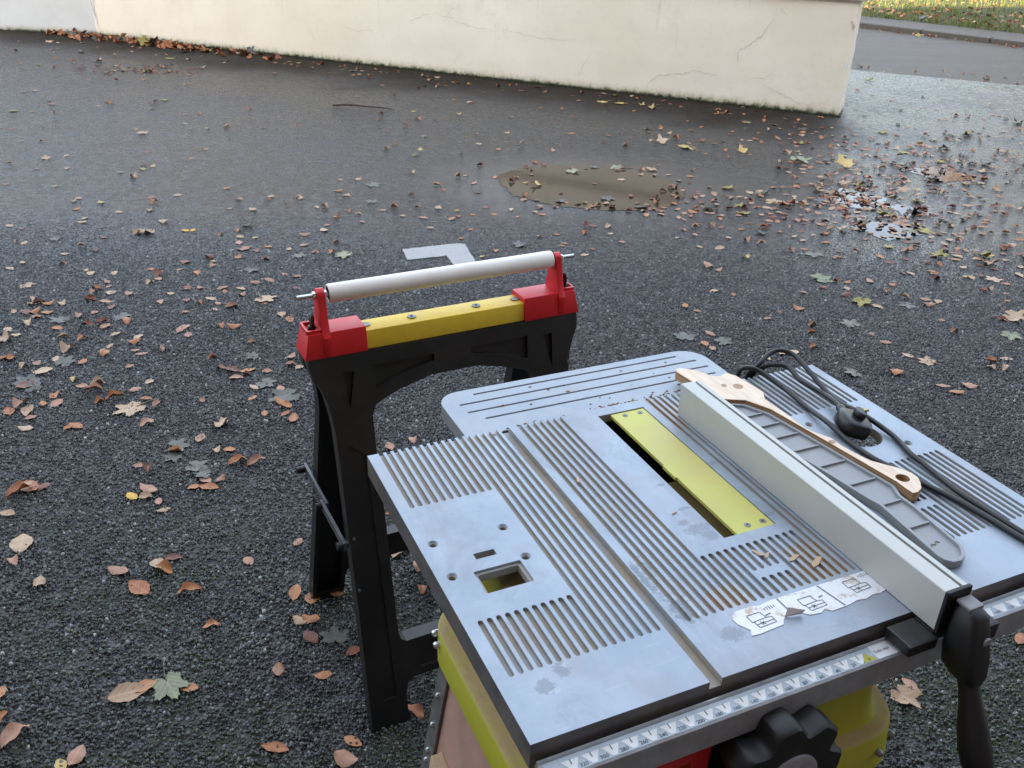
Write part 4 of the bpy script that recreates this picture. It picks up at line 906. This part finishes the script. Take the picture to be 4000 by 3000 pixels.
LEAVES = """
-0.711 1.415 97 mG; -1.221 2.575 126 mt; -0.745 2.689 115 mg; -0.782 1.384 78 bt; -0.204 1.584 70 mg; -0.883 1.713 78 bo; -0.383 1.563 70 mg; 
0.858 1.443 71 mt; -1.633 2.726 106 mg; -0.921 2.247 86 mg; -0.961 1.267 66 bp; -0.275 1.878 70 mt; -1.24 1.867 78 bt; -1.01 2.35 85 mg; 
1.38 3.926 125 mG; -1.352 2.087 78 bo; -1.342 2.117 78 bo; 1.988 3.369 111 mG; -0.301 1.235 52 bp; -0.875 2.206 70 mg; -0.795 4.054 108 mG; 
0.666 3.244 90 mg; 2.069 3.543 108 mt; -1.007 2.122 68 bp; -0.445 1.258 49 bo; -1.036 3.507 96 mt; -0.85 2.772 79 mg; -0.994 2.296 70 mg; 
-0.915 2.492 70 mt; 0.802 3.217 83 mg; 2.12 5.996 150 my; 1.489 3.671 97 mO; 1.371 3.426 91 mg; 1.555 3.094 86 mt; 1.447 4.263 109 mg; 
1.854 6.11 150 mG; -1.747 3.23 90 mg; -1.599 2.684 78 mg; -0.821 1.224 48 bp; -0.955 1.772 57 bp; -0.758 1.705 54 bo; -0.757 1.404 49 bo; 
-0.18 1.36 45 bo; -1.547 2.537 72 bt; -1.58 2.871 76 mg; -0.939 2.964 73 mg; 0.504 5.099 113 mg; 1.242 2.987 75 mg; -0.869 1.8 52 bt; 
-0.847 1.781 51 bo; -0.506 1.712 48 bo; -0.448 1.618 47 bo; -0.439 1.566 46 br; -0.847 2.143 57 bo; -0.463 1.699 48 bo; -0.388 1.452 44 bo; 
-1.63 2.701 70 br; -0.801 2.276 57 bo; -1.541 3.285 77 mg; 1.163 6.369 129 my; -1.797 4.287 95 mt; -0.847 5.232 107 mg; 1.683 3.65 83 mg; 
2.274 4.2 97 mt; -0.838 1.828 47 br; -0.662 1.405 41 bo; -0.295 1.28 38 bo; -1.596 3.515 77 bp; -1.917 3.297 76 br; -1.399 3.054 68 bo; 
-1.624 2.809 66 bt; -1.581 2.562 62 bp; -0.695 2.535 56 bo; -0.746 2.272 52 bp; -1.044 2.219 53 br; 1.2 1.629 47 bo; -0.952 2.405 55 bp; 
-1.871 3.033 70 mt; 1.061 3.14 65 bt; -0.217 1.817 42 bp; 1.779 3.72 78 bp; -1.283 4.099 80 mp; -0.996 4.021 78 mg; 0.006 4.261 80 mg; 
0.991 6.498 119 mt; 1.516 6.295 117 my; -0.843 1.203 36 yt; -0.487 1.461 36 bp; -1.632 3.186 66 br; -1.563 3.191 65 bt; -1.907 3.134 67 bt; 
-1.402 3.102 63 bt; -1.788 2.895 63 bo; -1.247 3.483 68 bt; -0.883 3.305 63 bo; -0.985 2.862 57 br; -1.395 2.679 57 bp; -1.305 2.635 56 bo; 
-1.603 2.529 57 bo; -1.355 2.452 54 bo; -1.611 3.373 68 br; -1.616 2.98 63 bt; -0.201 1.737 38 bo; 1.832 4.035 78 bt; -1.039 4.309 78 bp; 
-0.334 1.525 36 br; -1.173 3.831 71 mg; -1.212 4.072 73 br; -0.959 4.391 77 bt; 1.538 3.622 68 bt; 1.391 2.991 59 bo; 1.625 2.91 59 bp; 
1.561 2.86 58 bo; -1.007 1.308 36 bo; -0.473 1.614 36 bt; -2.051 3.575 70 mt; -0.489 4.646 78 bp; 0.33 5.651 93 mG; 0.822 7.851 127 my; 
1.147 6.367 105 mg; 2.192 3.983 76 mt; 0.887 1.478 36 bp; -0.672 1.591 36 bo; -1.046 1.378 36 bo; -0.368 2.389 44 bp; -0.26 1.912 38 bo; 
-0.406 1.714 36 bo; 2.156 4.291 78 bt; -0.034 4.832 78 bt; -1.549 3.732 66 br; -1.141 3.412 60 bp; -1.001 2.323 45 bo; -0.866 2.177 43 bp; 
-1.395 3.77 66 bo; -1.499 3.241 60 bo; -1.862 3.195 61 bt; -1.237 3.605 63 bp; -1.076 3.22 57 bo; -0.931 2.86 52 bo; -1.476 2.587 51 bp; 
-1.143 2.478 48 bp; -0.736 2.607 48 bo; -1.503 2.637 52 bo; -0.762 2.641 48 bo; 1.695 3.883 69 bo; 1.191 3.569 62 bo; -1.305 2.119 44 br; 
-1.34 1.993 43 bt; -1.041 2.087 42 yo; -1.229 1.796 40 bp; -1.192 4.922 78 bt; -0.649 1.825 36 bp; -0.543 1.908 36 bp; 1.218 4.383 69 bp; 
0.695 4.804 73 bo; 1.945 4.065 68 bo; 1.437 3.73 61 br; 0.733 3.198 52 bo; 0.771 3.289 53 bp; 2.026 3.523 62 br; 1.418 4.993 78 bt; -1.392 4.687 74 bt; 
-0.34 4.641 70 bo; 1.826 3.697 63 bt; 1.865 3.142 57 bt; 1.53 2.904 52 bp; -2.185 4.155 70 mg; -1.125 1.718 36 bt; -0.318 2.032 36 bo; 
-0.796 4.887 73 mg; -2.571 6.322 98 mt; 0.116 5.31 78 my; -2.359 4.8 78 bp; 0.904 5.338 78 bp; -1.521 2.888 50 bo; -1.746 3.741 61 bt; 
-1.732 3.497 58 bp; -1.674 3.524 58 bt; -1.724 3.436 57 br; -1.659 3.429 57 bp; -1.869 3.384 57 bo; -1.696 3.273 55 bp; -1.583 3.216 54 br; 
-1.467 2.954 50 bo; -1.063 3.71 57 bp; -0.802 2.979 48 bp; -1.4 2.726 47 bt; -1.152 2.598 45 bp; -1.5 2.427 45 bt; -0.882 2.329 40 bt; 
-0.844 2.342 40 bo; -1.886 3.306 57 bo; -0.951 2.801 46 bp; -1.324 4.176 62 bp; 1.446 3.258 52 bp; 1.82 3.058 52 bt; 1.542 4.226 64 bp; 
0.714 3.564 53 bo; 1.795 3.11 52 bo; 0.894 4.05 59 bp; -0.934 2.029 36 bt; 0.235 5.009 70 mg; -0.304 2.428 38 bp; -0.961 2.067 36 bp; 
-0.887 2.141 36 bo; -1.003 2.085 36 bt; -0.824 2.18 36 bp; 0.865 4.779 64 bp; -0.364 5.443 71 bt; 1.605 3.919 57 bp; 1.77 3.652 54 bp; 
-1.491 3.897 56 br; -0.861 4.081 56 bo; 0.777 5.74 75 bo; 0.394 4.597 61 br; 0.473 4.586 61 bt; -0.642 5.502 72 bt; -0.668 5.923 77 yg; 
1.63 3.779 55 bo; 1.692 3.732 55 bt; 1.016 3.132 46 bt; 0.944 3.086 45 bt; 1.494 3.145 48 bt; 2.346 4.057 62 bt; 2.124 4.243 63 bo; 1.098 4.176 58 yt; 
0.926 4.621 62 bt; -0.662 4.812 64 bp; -1.081 2.242 36 bp; 0.69 7.886 99 my; -1.49 3.892 55 br; -1.732 3.16 48 bo; -1.228 3.137 45 bp; 
-0.875 2.74 40 bt; -0.784 2.736 40 bp; -2.189 3.831 57 bt; -1.556 3.642 52 bt; -1.4 3.968 55 br; -1.934 3.379 51 bt; -1.91 3.388 51 br; 
-1.819 3.391 51 bt; -1.836 3.301 50 bo; -1.672 3.073 47 bt; -1.495 3.12 46 bt; -1.475 3.019 45 bt; -1.621 2.903 45 bt; -1.272 3.174 46 bp; 
-1.259 3.207 46 bp; -1.44 3.439 50 bp; -1.38 3.594 51 br; -1.115 3.678 51 bp; -1.341 3.466 49 br; -0.925 3.352 47 bt; -1.262 2.695 41 bp; 
-1.515 2.493 40 bp; -1.374 2.443 39 bo; -0.729 2.569 38 bo; -1.343 2.128 36 bt; -1.601 3.07 47 bo; -1.269 2.999 44 bp; -1.128 3.223 46 bo; 
-2.361 5.808 78 br; 0.483 5.765 70 mg; -0.795 2.565 36 bo; -1.4 3.969 52 br; 1.149 3.194 43 bo; -2.167 4.402 60 bt; -1.778 4.445 59 bt; 
-1.173 4.132 53 bo; 0.757 3.157 42 bp; -2.333 5.327 70 mg; -0.86 2.665 36 bo; -1.017 2.634 36 bp; -1.204 2.639 36 bo; -1.345 2.609 36 bo; 
-0.925 2.829 36 br; -1.955 3.435 46 bt; -2.211 3.757 50 bt; -1.843 3.728 48 bt; -1.536 3.687 46 bp; -1.352 3.86 47 bp; -1.141 3.976 47 br; 
-1.014 3.785 45 bp; -0.955 3.765 45 bp; -1.735 3.632 46 bp; -1.747 3.56 46 bo; -1.967 3.3 44 bt; -1.857 3.257 44 bp; -1.655 3.317 43 bp; 
-1.853 3.088 42 bt; -1.34 2.965 39 bp; -1.707 2.841 39 bt; -1.345 2.865 38 bp; -1.158 3.607 44 bt; -1.134 3.54 43 bp; -1.077 2.949 38 bp; 
-0.789 2.913 36 bp; -1.448 2.711 37 bp; -1.33 3.602 44 bp; -0.975 3.082 38 bp; -1.94 4.763 58 bo; -1.862 4.904 59 bt; -1.85 4.27 53 bt; 
-1.629 4.327 52 yo; -2.023 4.055 51 bt; -1.941 4.012 51 br; -2.057 3.954 51 bt; -1.508 4.859 57 bp; -1.638 5.064 60 bo; -1.273 3.98 48 bo; 
-1.012 4.165 49 bt; -1.144 3.97 47 br; -1.011 5.082 58 bo; 0.621 5.703 64 br; 0.776 4.826 55 bp; -0.097 4.171 48 bo; 0.327 4.153 48 bt; 
0.132 4.762 54 bo; -0.474 5.256 59 bt; 1.087 6.784 76 bt; 1.495 3.896 48 bo; 1.259 3.762 46 bp; 1.036 3.457 42 bp; 0.869 3.744 44 bt; 
1.773 3.062 41 bt; 2.12 4.139 53 bt; 0.934 4.001 47 bp; 1.38 4.829 57 br; 1.348 4.77 56 bp; 1.781 5.091 60 br; 1.584 4.579 55 br; 1.614 4.727 56 bp; 
1.708 4.669 56 bt; -2.24 5.411 65 yg; -2.226 5.234 63 bt; -1.376 4.351 52 bp; -0.929 4.602 53 br; 0.775 5.034 57 bo; -0.14 6.148 68 bo; 
1.471 3.822 47 bt; 1.365 3.821 47 br; 1.766 3.381 44 bp; 1.204 3.406 42 bp; 0.758 3.516 42 bp; 1.154 4.426 52 bp; 1.556 4.438 53 bo; -0.86 2.86 36 bp; 
-0.753 2.894 36 bt; -1.519 2.582 36 bo; -1.234 2.755 36 bt; -3.458 6.3 78 br; -1.025 2.865 36 bp; 1.064 7.676 83 my; 2.055 6.134 70 mg; 
0.416 7.214 78 bo; -0.825 7.272 78 yt; -1.495 2.755 36 yt; -1.373 2.991 36 bp; -1.672 2.865 36 bp; -2.287 4.613 53 bo; -1.031 4.78 51 bt; 
-0.951 5.0 52 bt; -2.207 4.727 54 yt; -1.913 4.629 52 bt; -2.491 4.32 51 bt; -2.304 4.082 49 bt; -1.342 4.257 47 bt; 0.646 5.146 53 br; 
-0.171 4.856 50 br; -0.232 5.133 53 br; -0.942 5.325 55 bt; -1.012 5.082 53 bo; -0.951 4.994 52 bt; -0.653 6.084 62 yt; 1.181 3.334 36 bo; 
-1.199 3.382 36 bt; -1.879 3.763 41 bt; -1.271 3.974 41 br; -0.936 3.637 37 br; -1.71 3.59 39 bp; -1.428 3.529 38 bt; -1.281 3.447 37 bo; 
-1.206 3.443 36 bp; -1.023 3.457 36 bp; -1.609 3.798 41 bo; -1.309 3.35 36 bp; 1.42 3.336 36 bp; 1.104 3.532 36 bo; -2.359 4.741 49 bt; 
-1.072 4.77 46 bt; -0.871 4.217 41 bp; -1.068 4.107 40 bt; -0.939 4.074 40 bp; -0.037 5.373 50 br; 0.685 4.875 46 bt; 0.2 4.437 42 bo; 
-0.156 4.088 39 yt; 0.097 4.802 45 bt; -0.715 4.749 45 bt; -0.26 5.314 50 bp; 0.947 3.709 37 bo; 2.23 3.936 43 bo; 0.901 4.319 42 bt; 
1.673 5.049 50 bo; 1.417 4.33 43 bo; 1.449 4.465 44 bt; -2.057 4.586 47 bt; -2.182 4.466 47 bt; -1.976 4.191 44 br; -1.208 4.936 48 bt; 
0.669 5.014 47 br; 0.609 4.867 46 br; 0.523 4.356 42 bp; -0.439 4.478 43 bt; -0.123 4.737 45 bo; -0.531 4.805 45 bp; -0.141 5.468 51 bo; 
0.369 6.679 62 bo; -0.47 7.222 66 yt; 2.127 3.869 42 bt; 1.346 4.3 43 bp; -3.93 7.627 78 bt; -0.615 8.569 78 bo; -1.214 3.568 36 bo; 1.005 7.799 70 my; 
-1.548 8.785 78 bo; 1.763 3.495 36 bp; -1.489 3.805 36 bp; -1.367 3.92 36 bt; 1.447 3.906 36 br; 1.164 4.609 40 bo; -2.675 5.379 50 bt; 
-2.202 5.478 49 bt; -1.984 4.848 44 bo; -1.594 4.331 39 yo; -2.344 4.094 40 bp; -1.267 4.256 38 yt; -0.887 4.703 41 bp; -0.96 4.48 39 bp; 
0.453 5.382 45 br; 0.104 5.011 42 br; 0.838 5.615 47 bt; 0.114 4.392 38 bt; 0.223 4.274 37 bo; -0.27 4.332 37 bo; -0.601 4.662 40 bt; 
-0.833 4.681 40 bt; -0.424 5.162 44 bo; -0.597 5.047 43 br; -1.045 5.314 45 bp; -0.872 6.078 51 bp; 0.635 6.658 55 bo; 2.334 4.318 42 yt; 
0.807 4.443 38 bt; 1.224 4.717 41 br; 0.371 4.236 36 bo; 2.142 3.731 36 bo; -2.008 3.826 36 bo; -4.48 8.852 78 yo; 2.175 3.816 36 bo; 
-0.234 4.477 36 bo; 0.476 4.475 36 bt; -1.444 4.283 36 bo; 2.079 4.014 36 yt; -4.48 9.218 78 bo; 0.907 4.503 36 bt; 0.002 4.708 36 bo; 
-0.94 4.615 36 yo; -0.234 4.718 36 bo; -3.156 7.232 58 bo; -2.187 6.498 50 bt; -2.806 5.663 47 bt; -1.519 4.696 37 bt; 0.084 5.661 42 br; 
0.926 5.643 43 bt; -0.09 6.643 49 yt; -0.664 6.467 48 bt; -3.722 8.159 65 bp; -3.269 8.237 65 bo; -2.578 5.004 42 bt; -2.414 4.285 37 br; 
0.079 5.547 41 br; 0.374 4.993 38 bo; -0.884 4.704 36 bo; -0.318 5.484 41 bt; 0.159 7.555 55 bo; -0.001 8.264 60 bo; -0.009 5.465 41 bt; 
-0.324 4.788 36 yo; -1.245 4.826 36 br; -1.357 4.889 36 bo; 0.244 5.168 36 br; 0.044 5.354 36 yt; -4.25 9.066 64 bo; -3.584 6.857 50 bo; 
-2.486 6.942 47 bp; -2.388 6.625 45 bt; -2.301 6.482 44 bt; -3.247 5.99 44 yt; -2.856 5.019 38 bo; -0.302 6.584 43 bo; -0.837 6.227 41 bo; 
-1.049 6.949 45 bp; -0.553 7.782 50 yo; 0.006 5.625 36 br; 0.895 5.872 36 bo; -2.84 5.341 36 bt; -3.05 5.446 36 bt; -3.209 7.131 43 bt; 
-3.113 5.994 37 bo; -0.82 8.657 48 bo; -0.891 8.209 45 br; -3.419 6.835 42 bt; -0.469 8.553 47 yo; -0.321 8.152 37 bo; -4.643 8.849 45 bo; 
"""

# ------------------------------------------------------------------ fallen leaves
LC = {'p': ((.25, .118, .070), (.38, .21, .135)), 't': ((.32, .20, .115), (.44, .31, .20)), 'o': ((.27, .090, .030), (.40, .18, .070)), 'r': ((.085, .020, .007), (.17, .045, .014)),
      'g': ((.050, .050, .040), (.10, .098, .078)), 'G': ((.13, .145, .075), (.25, .26, .155)), 'y': ((.38, .27, .08), (.50, .37, .14)), 'Y': ((.46, .24, .02), (.56, .34, .04)), 'O': ((.20, .17, .035), (.32, .27, .06))}
LM = {}
for k, (a, b) in LC.items():
    t = NT('leaf_' + {'p': 'pinkish', 't': 'tan', 'o': 'orange_brown', 'r': 'russet', 'g': 'grey_green', 'G': 'pale_green', 'y': 'pale_yellow', 'Y': 'golden', 'O': 'olive'}[k])
    o = t.obj(); X, Y, Z = t.xyz(o); oi = t.new('ShaderNodeObjectInfo').outputs['Random']
    ay = t.math('ABSOLUTE', Y)
    vein = t.math('SINE', t.math('MULTIPLY', t.math('SUBTRACT', X, t.math('MULTIPLY', ay, .9)), 42.0))
    vein = t.math('MAXIMUM', t.ramp(vein, .72, .98), t.ramp(ay, .018, .040, 1.0, 0.0))
    n = t.noise(5.0, 5, .65, t.pos())
    c = t.mix(t.ramp(t.math('ADD', t.math('MULTIPLY', t.noise(60, 4, .6, t.pos()), .6), t.math('MULTIPLY', oi, .4)), .25, .75), a, b)
    c = t.mix(t.math('MULTIPLY', vein, .35), c, tuple(min(1, x * 1.35) for x in b))
    c = t.mix(t.math('MULTIPLY', t.ramp(t.noise(95, 3, .7, t.pos()), .60, .70), .55), c, tuple(x * .35 for x in a))
    t.set(Base_Color=c, Roughness=.46 if k in 'rg' else .55, Specular_IOR_Level=.5, Normal=t.bump(vein, -.35, .0012)); LM[k] = t.m
def beech(seed, curl):
    """unit-length oval leaf, slightly toothed, cupped and twisted; x along the midrib"""
    rr = random.Random(seed); m = MB(); nx, ny = 10, 6; wd = rr.uniform(.29, .37); c1 = curl * rr.uniform(.5, 1.1) * rr.choice((1, 1, -1)); c2 = curl * rr.uniform(-.5, .6); tw = curl * rr.uniform(-.7, .7); fo = curl * rr.uniform(-.5, 1.0); ph = rr.uniform(0, 6)
    for i in range(nx + 1):
        u = i / nx; x = u - .5; w = wd * (sin(pi * min(1, u * .96 + .02)) ** .75) * (1.08 - .22 * u); w = max(w, .012)
        for j in range(ny + 1):
            v = 2 * j / ny - 1; y = v * w * (1 + (.04 if i % 2 else -.03) * abs(v))
            z = c1 * (v * w) ** 2 * 2.6 + c2 * x * x * 1.0 + tw * x * v * w + fo * abs(v) * w * .5 + curl * .10 * sin(9 * x + ph) * v * v * .6 + .02 * sin(14 * x + ph * 2) * abs(v)
            m.v.append((x, y, z))
    for i in range(nx):
        for j in range(ny):
            a = i * (ny + 1) + j; m.f.append((a, a + ny + 1, a + ny + 2, a + 1)); m.mi.append(0)
    m.tube([(-.5, 0, m.v[ny // 2][2]), (-.58, .01, m.v[ny // 2][2] + .015), (-.67, .03, m.v[ny // 2][2] + .01)], [.008, .007, .006], 4)
    return m
def maple(seed, curl, stem=True):
    rr = random.Random(seed); m = MB(); out = []
    lobes = [(0, .60), (52, .56), (-52, .56), (108, .42), (-108, .42)]
    N = 66
    for k in range(N):
        a = 360 * k / N - 180; r = .345
        for la, lr in lobes:
            d = abs((a - la + 180) % 360 - 180); r = max(r, lr * max(0, 1 - .5 * (d / 26) ** 1.5))
            
        if abs(a) > 150: r = .08 + .26 * (180 - abs(a)) / 30
        r *= 1 + (.07 if k % 2 else -.06); out.append((R(a), r))
    c1 = curl * rr.uniform(.3, 1.1); ph = rr.uniform(0, 6); dr = rr.uniform(-.5, .9) * curl
    def zf(x, y):
        d = hypot(x, y); return c1 * .9 * d * d * (1 + .8 * sin(3 * atan2(y, x) + ph)) * rr.uniform(.9, 1.1) + dr * y * abs(y) + curl * .05 * sin(11 * x + ph) + .012 * sin(9 * y)
    m.v.append((0, 0, 0)); rings = (.35, .7, 1.0)
    for q in rings:
        for a, r in out:
            x, y = cos(a) * r * q, sin(a) * r * q; m.v.append((x, y, zf(x, y)))
    for k in range(N):
        m.f.append((0, 1 + k, 1 + (k + 1) % N)); m.mi.append(0)
        for b in range(len(rings) - 1):
            p, q = 1 + b * N, 1 + (b + 1) * N; m.f.append((p + k, q + k, q + (k + 1) % N, p + (k + 1) % N)); m.mi.append(0)
    if stem: m.tube([(-.06, 0, .01), (-.30, .05, .05 + .1 * curl), (-.50, .14, .10 + .25 * curl), (-.62, .22, .08 + .3 * curl)], [.012, .010, .009, .011], 5)
    for i, (x, y, z) in enumerate(m.v): m.v[i] = (x / 1.05, y / 1.05, z / 1.05)
    return m
VAR = {('b', 0): [beech(i, .16 + .08 * (i % 3)) for i in range(10)], ('b', 1): [beech(50 + i, .75 + .12 * (i % 4)) for i in range(12)],
       ('m', 0): [maple(i, .10 + .06 * (i % 3)) for i in range(5)], ('m', 1): [maple(20 + i, .5 + .12 * (i % 3)) for i in range(6)]}
MESH = {}
def leaf_mesh(sp, cu, vi, ck):
    key = (sp, cu, vi, ck)
    if key not in MESH:
        mb = VAR[sp, cu][vi]; me = bpy.data.meshes.new('fallen_leaf'); me.from_pydata(mb.v, [], mb.f); me.update()
        for p in me.polygons: p.use_smooth = True
        me.materials.append(LM[ck]); MESH[key] = me
    return MESH[key]
CW = {'p': 'pinkish brown', 't': 'pale tan', 'o': 'orange brown', 'r': 'dark russet', 'g': 'wet grey-green', 'G': 'pale green', 'y': 'pale yellow', 'Y': 'golden yellow', 'O': 'olive brown'}
SHX = Vector((cos(HA), sin(HA))); SHN = Vector((sin(HA), -cos(HA)))
def where(x, y):
    d = hypot((x - PUD[0]) / .54, (y - PUD[1]) / .48)
    dw = (Vector((x, y)) - WA).dot(wnor); l = Vector((x - HX, y - HY)); a, b = l.dot(SHX), l.dot(SHN)
    if d < .97: return 'in the puddle'
    if d < 1.4: return 'at the rim of the puddle'
    if dw < .9 and y > 7: return 'at the foot of the wall'
    if abs(a) < .32 and abs(b) < .3: return 'between the feet of the sawhorse'
    if a < -.2 and a > -.6 and abs(b) < .5: return 'beside the left feet of the sawhorse'
    if x < -.45 and y < 1.75: return 'on moss at lower left'
    if x < -.45 and y < 2.6: return 'on asphalt left of the sawhorse'
    if x < -.35 and y < 3.4: return 'behind and left of the sawhorse'
    if x < -.8 and y < 5: return 'in the leaf scatter at left'
    if x < -.5: return 'on open asphalt before the wall'
    if x < .5 and y < 4.6: return 'between roller and puddle'
    if x > .35 and y < 2.35: return 'beyond the saw table on the right'
    if x > .2 and y < 3.5: return 'on asphalt behind the saw table'
    if x > 1.1: return 'in the drift right of the puddle'
    return 'on the asphalt around the puddle'
rl_ = random.Random(11)
table = []
for w in LEAVES.replace('\n', ' ').split(';'):
    w = w.split()
    if len(w) == 4: table.append((float(w[0]), float(w[1]), float(w[2]) / 1000, w[3]))
def pick(code):
    sp = 'm' if code[0] == 'm' else 'b'; ck = code[1]
    if code[0] == 'y': ck = {'t': 'y', 'o': 'Y', 'g': 'O'}[ck]
    if code == 'my': ck = 'y'
    return sp, ck
litter = MB(); LK = list(LM); 
def to_litter(x, y, z, size, sp, cu, vi, ck, rz, tx, ty):
    mb = VAR[sp, cu][vi]; M_ = Matrix.Translation((x, y, z)) @ Matrix.Rotation(rz, 4, 'Z') @ Matrix.Rotation(tx, 4, 'X') @ Matrix.Rotation(ty, 4, 'Y') @ Matrix.Scale(size, 4)
    vv = [M_ @ Vector(v) for v in mb.v]; lo = min(v.z for v in vv) - z
    litter.add([(v.x, v.y, v.z - lo * .85) for v in vv], mb.f, LK.index(ck))
count = {}; big_done = set()
UNIQ = {}
for i, (x, y, size, code) in enumerate(table):
    if code[0] != 'm' and y > 3: size = min(size, .056) * .9
    sp, ck = pick(code); cu = 1 if rl_.random() < (.42 if sp == 'b' else .45) else 0
    if code in ('mg',): cu = 0
    vi = rl_.randrange(len(VAR[sp, cu])); rz = rl_.uniform(0, 2 * pi); tx = rl_.gauss(0, .10 if cu else .05); ty = rl_.gauss(0, .10 if cu else .05)
    inpud = hypot((x - PUD[0]) / .54, (y - PUD[1]) / .48) < 1.02
    zb = .0048 if inpud else (.0034 if y < 3.3 else .0015)
    if i >= 300:
        to_litter(x, y, zb, size, sp, cu, vi, ck, rz, tx, ty); continue
    me = leaf_mesh(sp, cu, vi, ck); o = bpy.data.objects.new('maple_leaf' if sp == 'm' else 'beech_leaf', me); C.objects.link(o)
    e = Matrix.Rotation(rz, 4, 'Z') @ Matrix.Rotation(tx, 4, 'X') @ Matrix.Rotation(ty, 4, 'Y')
    lo = min((e @ v.co).z for v in me.vertices) * size
    o.location = (x, y, zb - lo); o.rotation_euler = e.to_euler(); o.scale = (size * rl_.uniform(.88, 1.12), size * rl_.uniform(.82, 1.15), size)
    shape = ('lobed maple leaf' if sp == 'm' else 'oval beech leaf'); pose = 'curled' if cu else 'flat'
    big = 'large ' if size > (.118 if sp == 'm' else .068) else ('small ' if size < (.085 if sp == 'm' else .048) else '')
    tag(o, f'{big}{pose} {CW[ck]} {shape} {where(x, y)}', 'leaf', 'fallen leaves scattered on the yard')
# thick drifts too dense to pick apart, and leaves blown against the wall and along the gutter
def drift(n, fx, size=(.034, .054), cols='ppttoorrr', mp=.06, steep=.12):
    for _ in range(n):
        x, y, z = fx(); sp = 'm' if rl_.random() < mp else 'b'; cu = 1 if rl_.random() < .4 else 0; s = rl_.uniform(*size) * (1.9 if sp == 'm' else 1)
        to_litter(x, y, z, s, sp, cu, rl_.randrange(len(VAR[sp, cu])), rl_.choice(cols if sp == 'b' else 'gggGtOtO'), rl_.uniform(0, 6.28), rl_.gauss(0, steep), rl_.gauss(0, steep))
def ok(x, y): return (Vector((x, y)) - WA).dot(wnor) > .06 or x > 2.75
def G(cx, cy, sx, sy):
    def f():
        while True:
            x, y = rl_.gauss(cx, sx), rl_.gauss(cy, sy)
            if ok(x, y): return x, y, .0015
    return f
drift(210, G(2.05, 5.25, .24, .5), cols='ppttttorr'); drift(210, G(2.6, 5.7, .38, .75)); drift(90, G(1.35, 4.95, .28, .22)); drift(90, G(3.1, 6.6, .5, .6), cols='tttppog'); drift(70, G(1.9, 6.6, .5, .4), cols='ooottr'); drift(60, G(2.4, 4.3, .4, .4)); drift(70, G(2.02, 4.95, .2, .35), cols='rrootp'); drift(30, G(2.68, 5.85, .16, .18), cols='rrot'); drift(40, G(3.6, 8.0, .6, .8), cols='tttpo')
drift(26, G(1.02, 5.2, .12, .22), cols='ppotr'); drift(22, G(.55, 4.93, .3, .05), cols='pprro'); drift(12, G(.3, 5.75, .4, .04), cols='rroo')
def along(s0, s1, off, sig):
    def f():
        while True:
            s = rl_.uniform(s0, s1); d = off + abs(rl_.gauss(0, sig)); q = WA + wdir * s + wnor * d
            if ok(q.x, q.y): return q.x, q.y, .0015
    return f
drift(150, along(6.6, 8.5, .08, .13), (.055, .10), 'oooooor', .03, .6); drift(60, along(5.3, 6.6, .08, .15), (.05, .085), 'ooooor', .1, .4); drift(28, along(4.2, 5.6, .15, .15), cols='ooootr'); drift(60, along(.1, 4.3, .10, .35), cols='ooootr'); drift(30, along(5.5, 8.3, .5, .5), cols='oottr')
drift(110, G(-3.4, 8.75, .25, .16), (.02, .05), 'rrrro'); drift(90, lambda: (rl_.uniform(-4.5, 2.3), rl_.uniform(4.2, 8.8), .0015) , cols='ppttoor')
litter.f and tag(litter.build('leaf_litter', [LM[k] for k in LK], smooth=80), 'drifts of small fallen leaves spread over the yard and along the wall', 'leaf litter', kind='stuff')
# leaves on the road gutter and bank
vl = MB(); litter = vl
def gut():
    q = KA + kd * rl_.uniform(-2, 5) - kn * abs(rl_.gauss(0, .09)); return q.x, q.y, -.010
def bank():
    d = .03 + 8.5 * rl_.random() ** 1.5; q = base + kd * rl_.uniform(-5, 8) + kn * d; return q.x, q.y, verge_z(d) + .03 * noise.noise((q.x, q.y, 3)) * min(1, d) + rl_.uniform(.02, .09)
def roadp():
    q = YA + yd * rl_.uniform(-.5, 3) + Vector((0, abs(rl_.gauss(0, .5)))) ; return q.x, q.y, -.010
drift(120, gut, cols='oooortp', steep=.3); drift(3000, bank, (.045, .075), 'oooorrt', .06, .4); drift(60, roadp, cols='ttpo')
tag(vl.build('bank_leaf_litter', [LM[k] for k in LK], smooth=80), 'brown and orange leaves littering the grass bank and the gutter', 'leaf litter', kind='stuff')
# moss tufts along the foot of the wall
mo = MB(); rm = random.Random(21)
for _ in range(2600):
    s = rm.uniform(-.02, 8.4); q = WA + wdir * s + wnor * (.014 + abs(rm.gauss(0, .012))); h = rm.uniform(.006, .024); w = rm.uniform(.003, .008); a = rm.uniform(0, 6.28)
    mo.add([(q.x + w * cos(a), q.y + w * sin(a), 0), (q.x + w * cos(a + 2.1), q.y + w * sin(a + 2.1), 0), (q.x + w * cos(a + 4.2), q.y + w * sin(a + 4.2), 0), (q.x + rm.uniform(-.006, .006), q.y + rm.uniform(-.006, .006), h)], [(0, 1, 3), (1, 2, 3), (2, 0, 3)])
tag(mo.build('wall_foot_moss', leaf_green('black_green_moss', (.012, .016, .005), (.03, .038, .010), .9)), 'dark moss tufts along the foot of the cream wall', 'moss', kind='stuff')
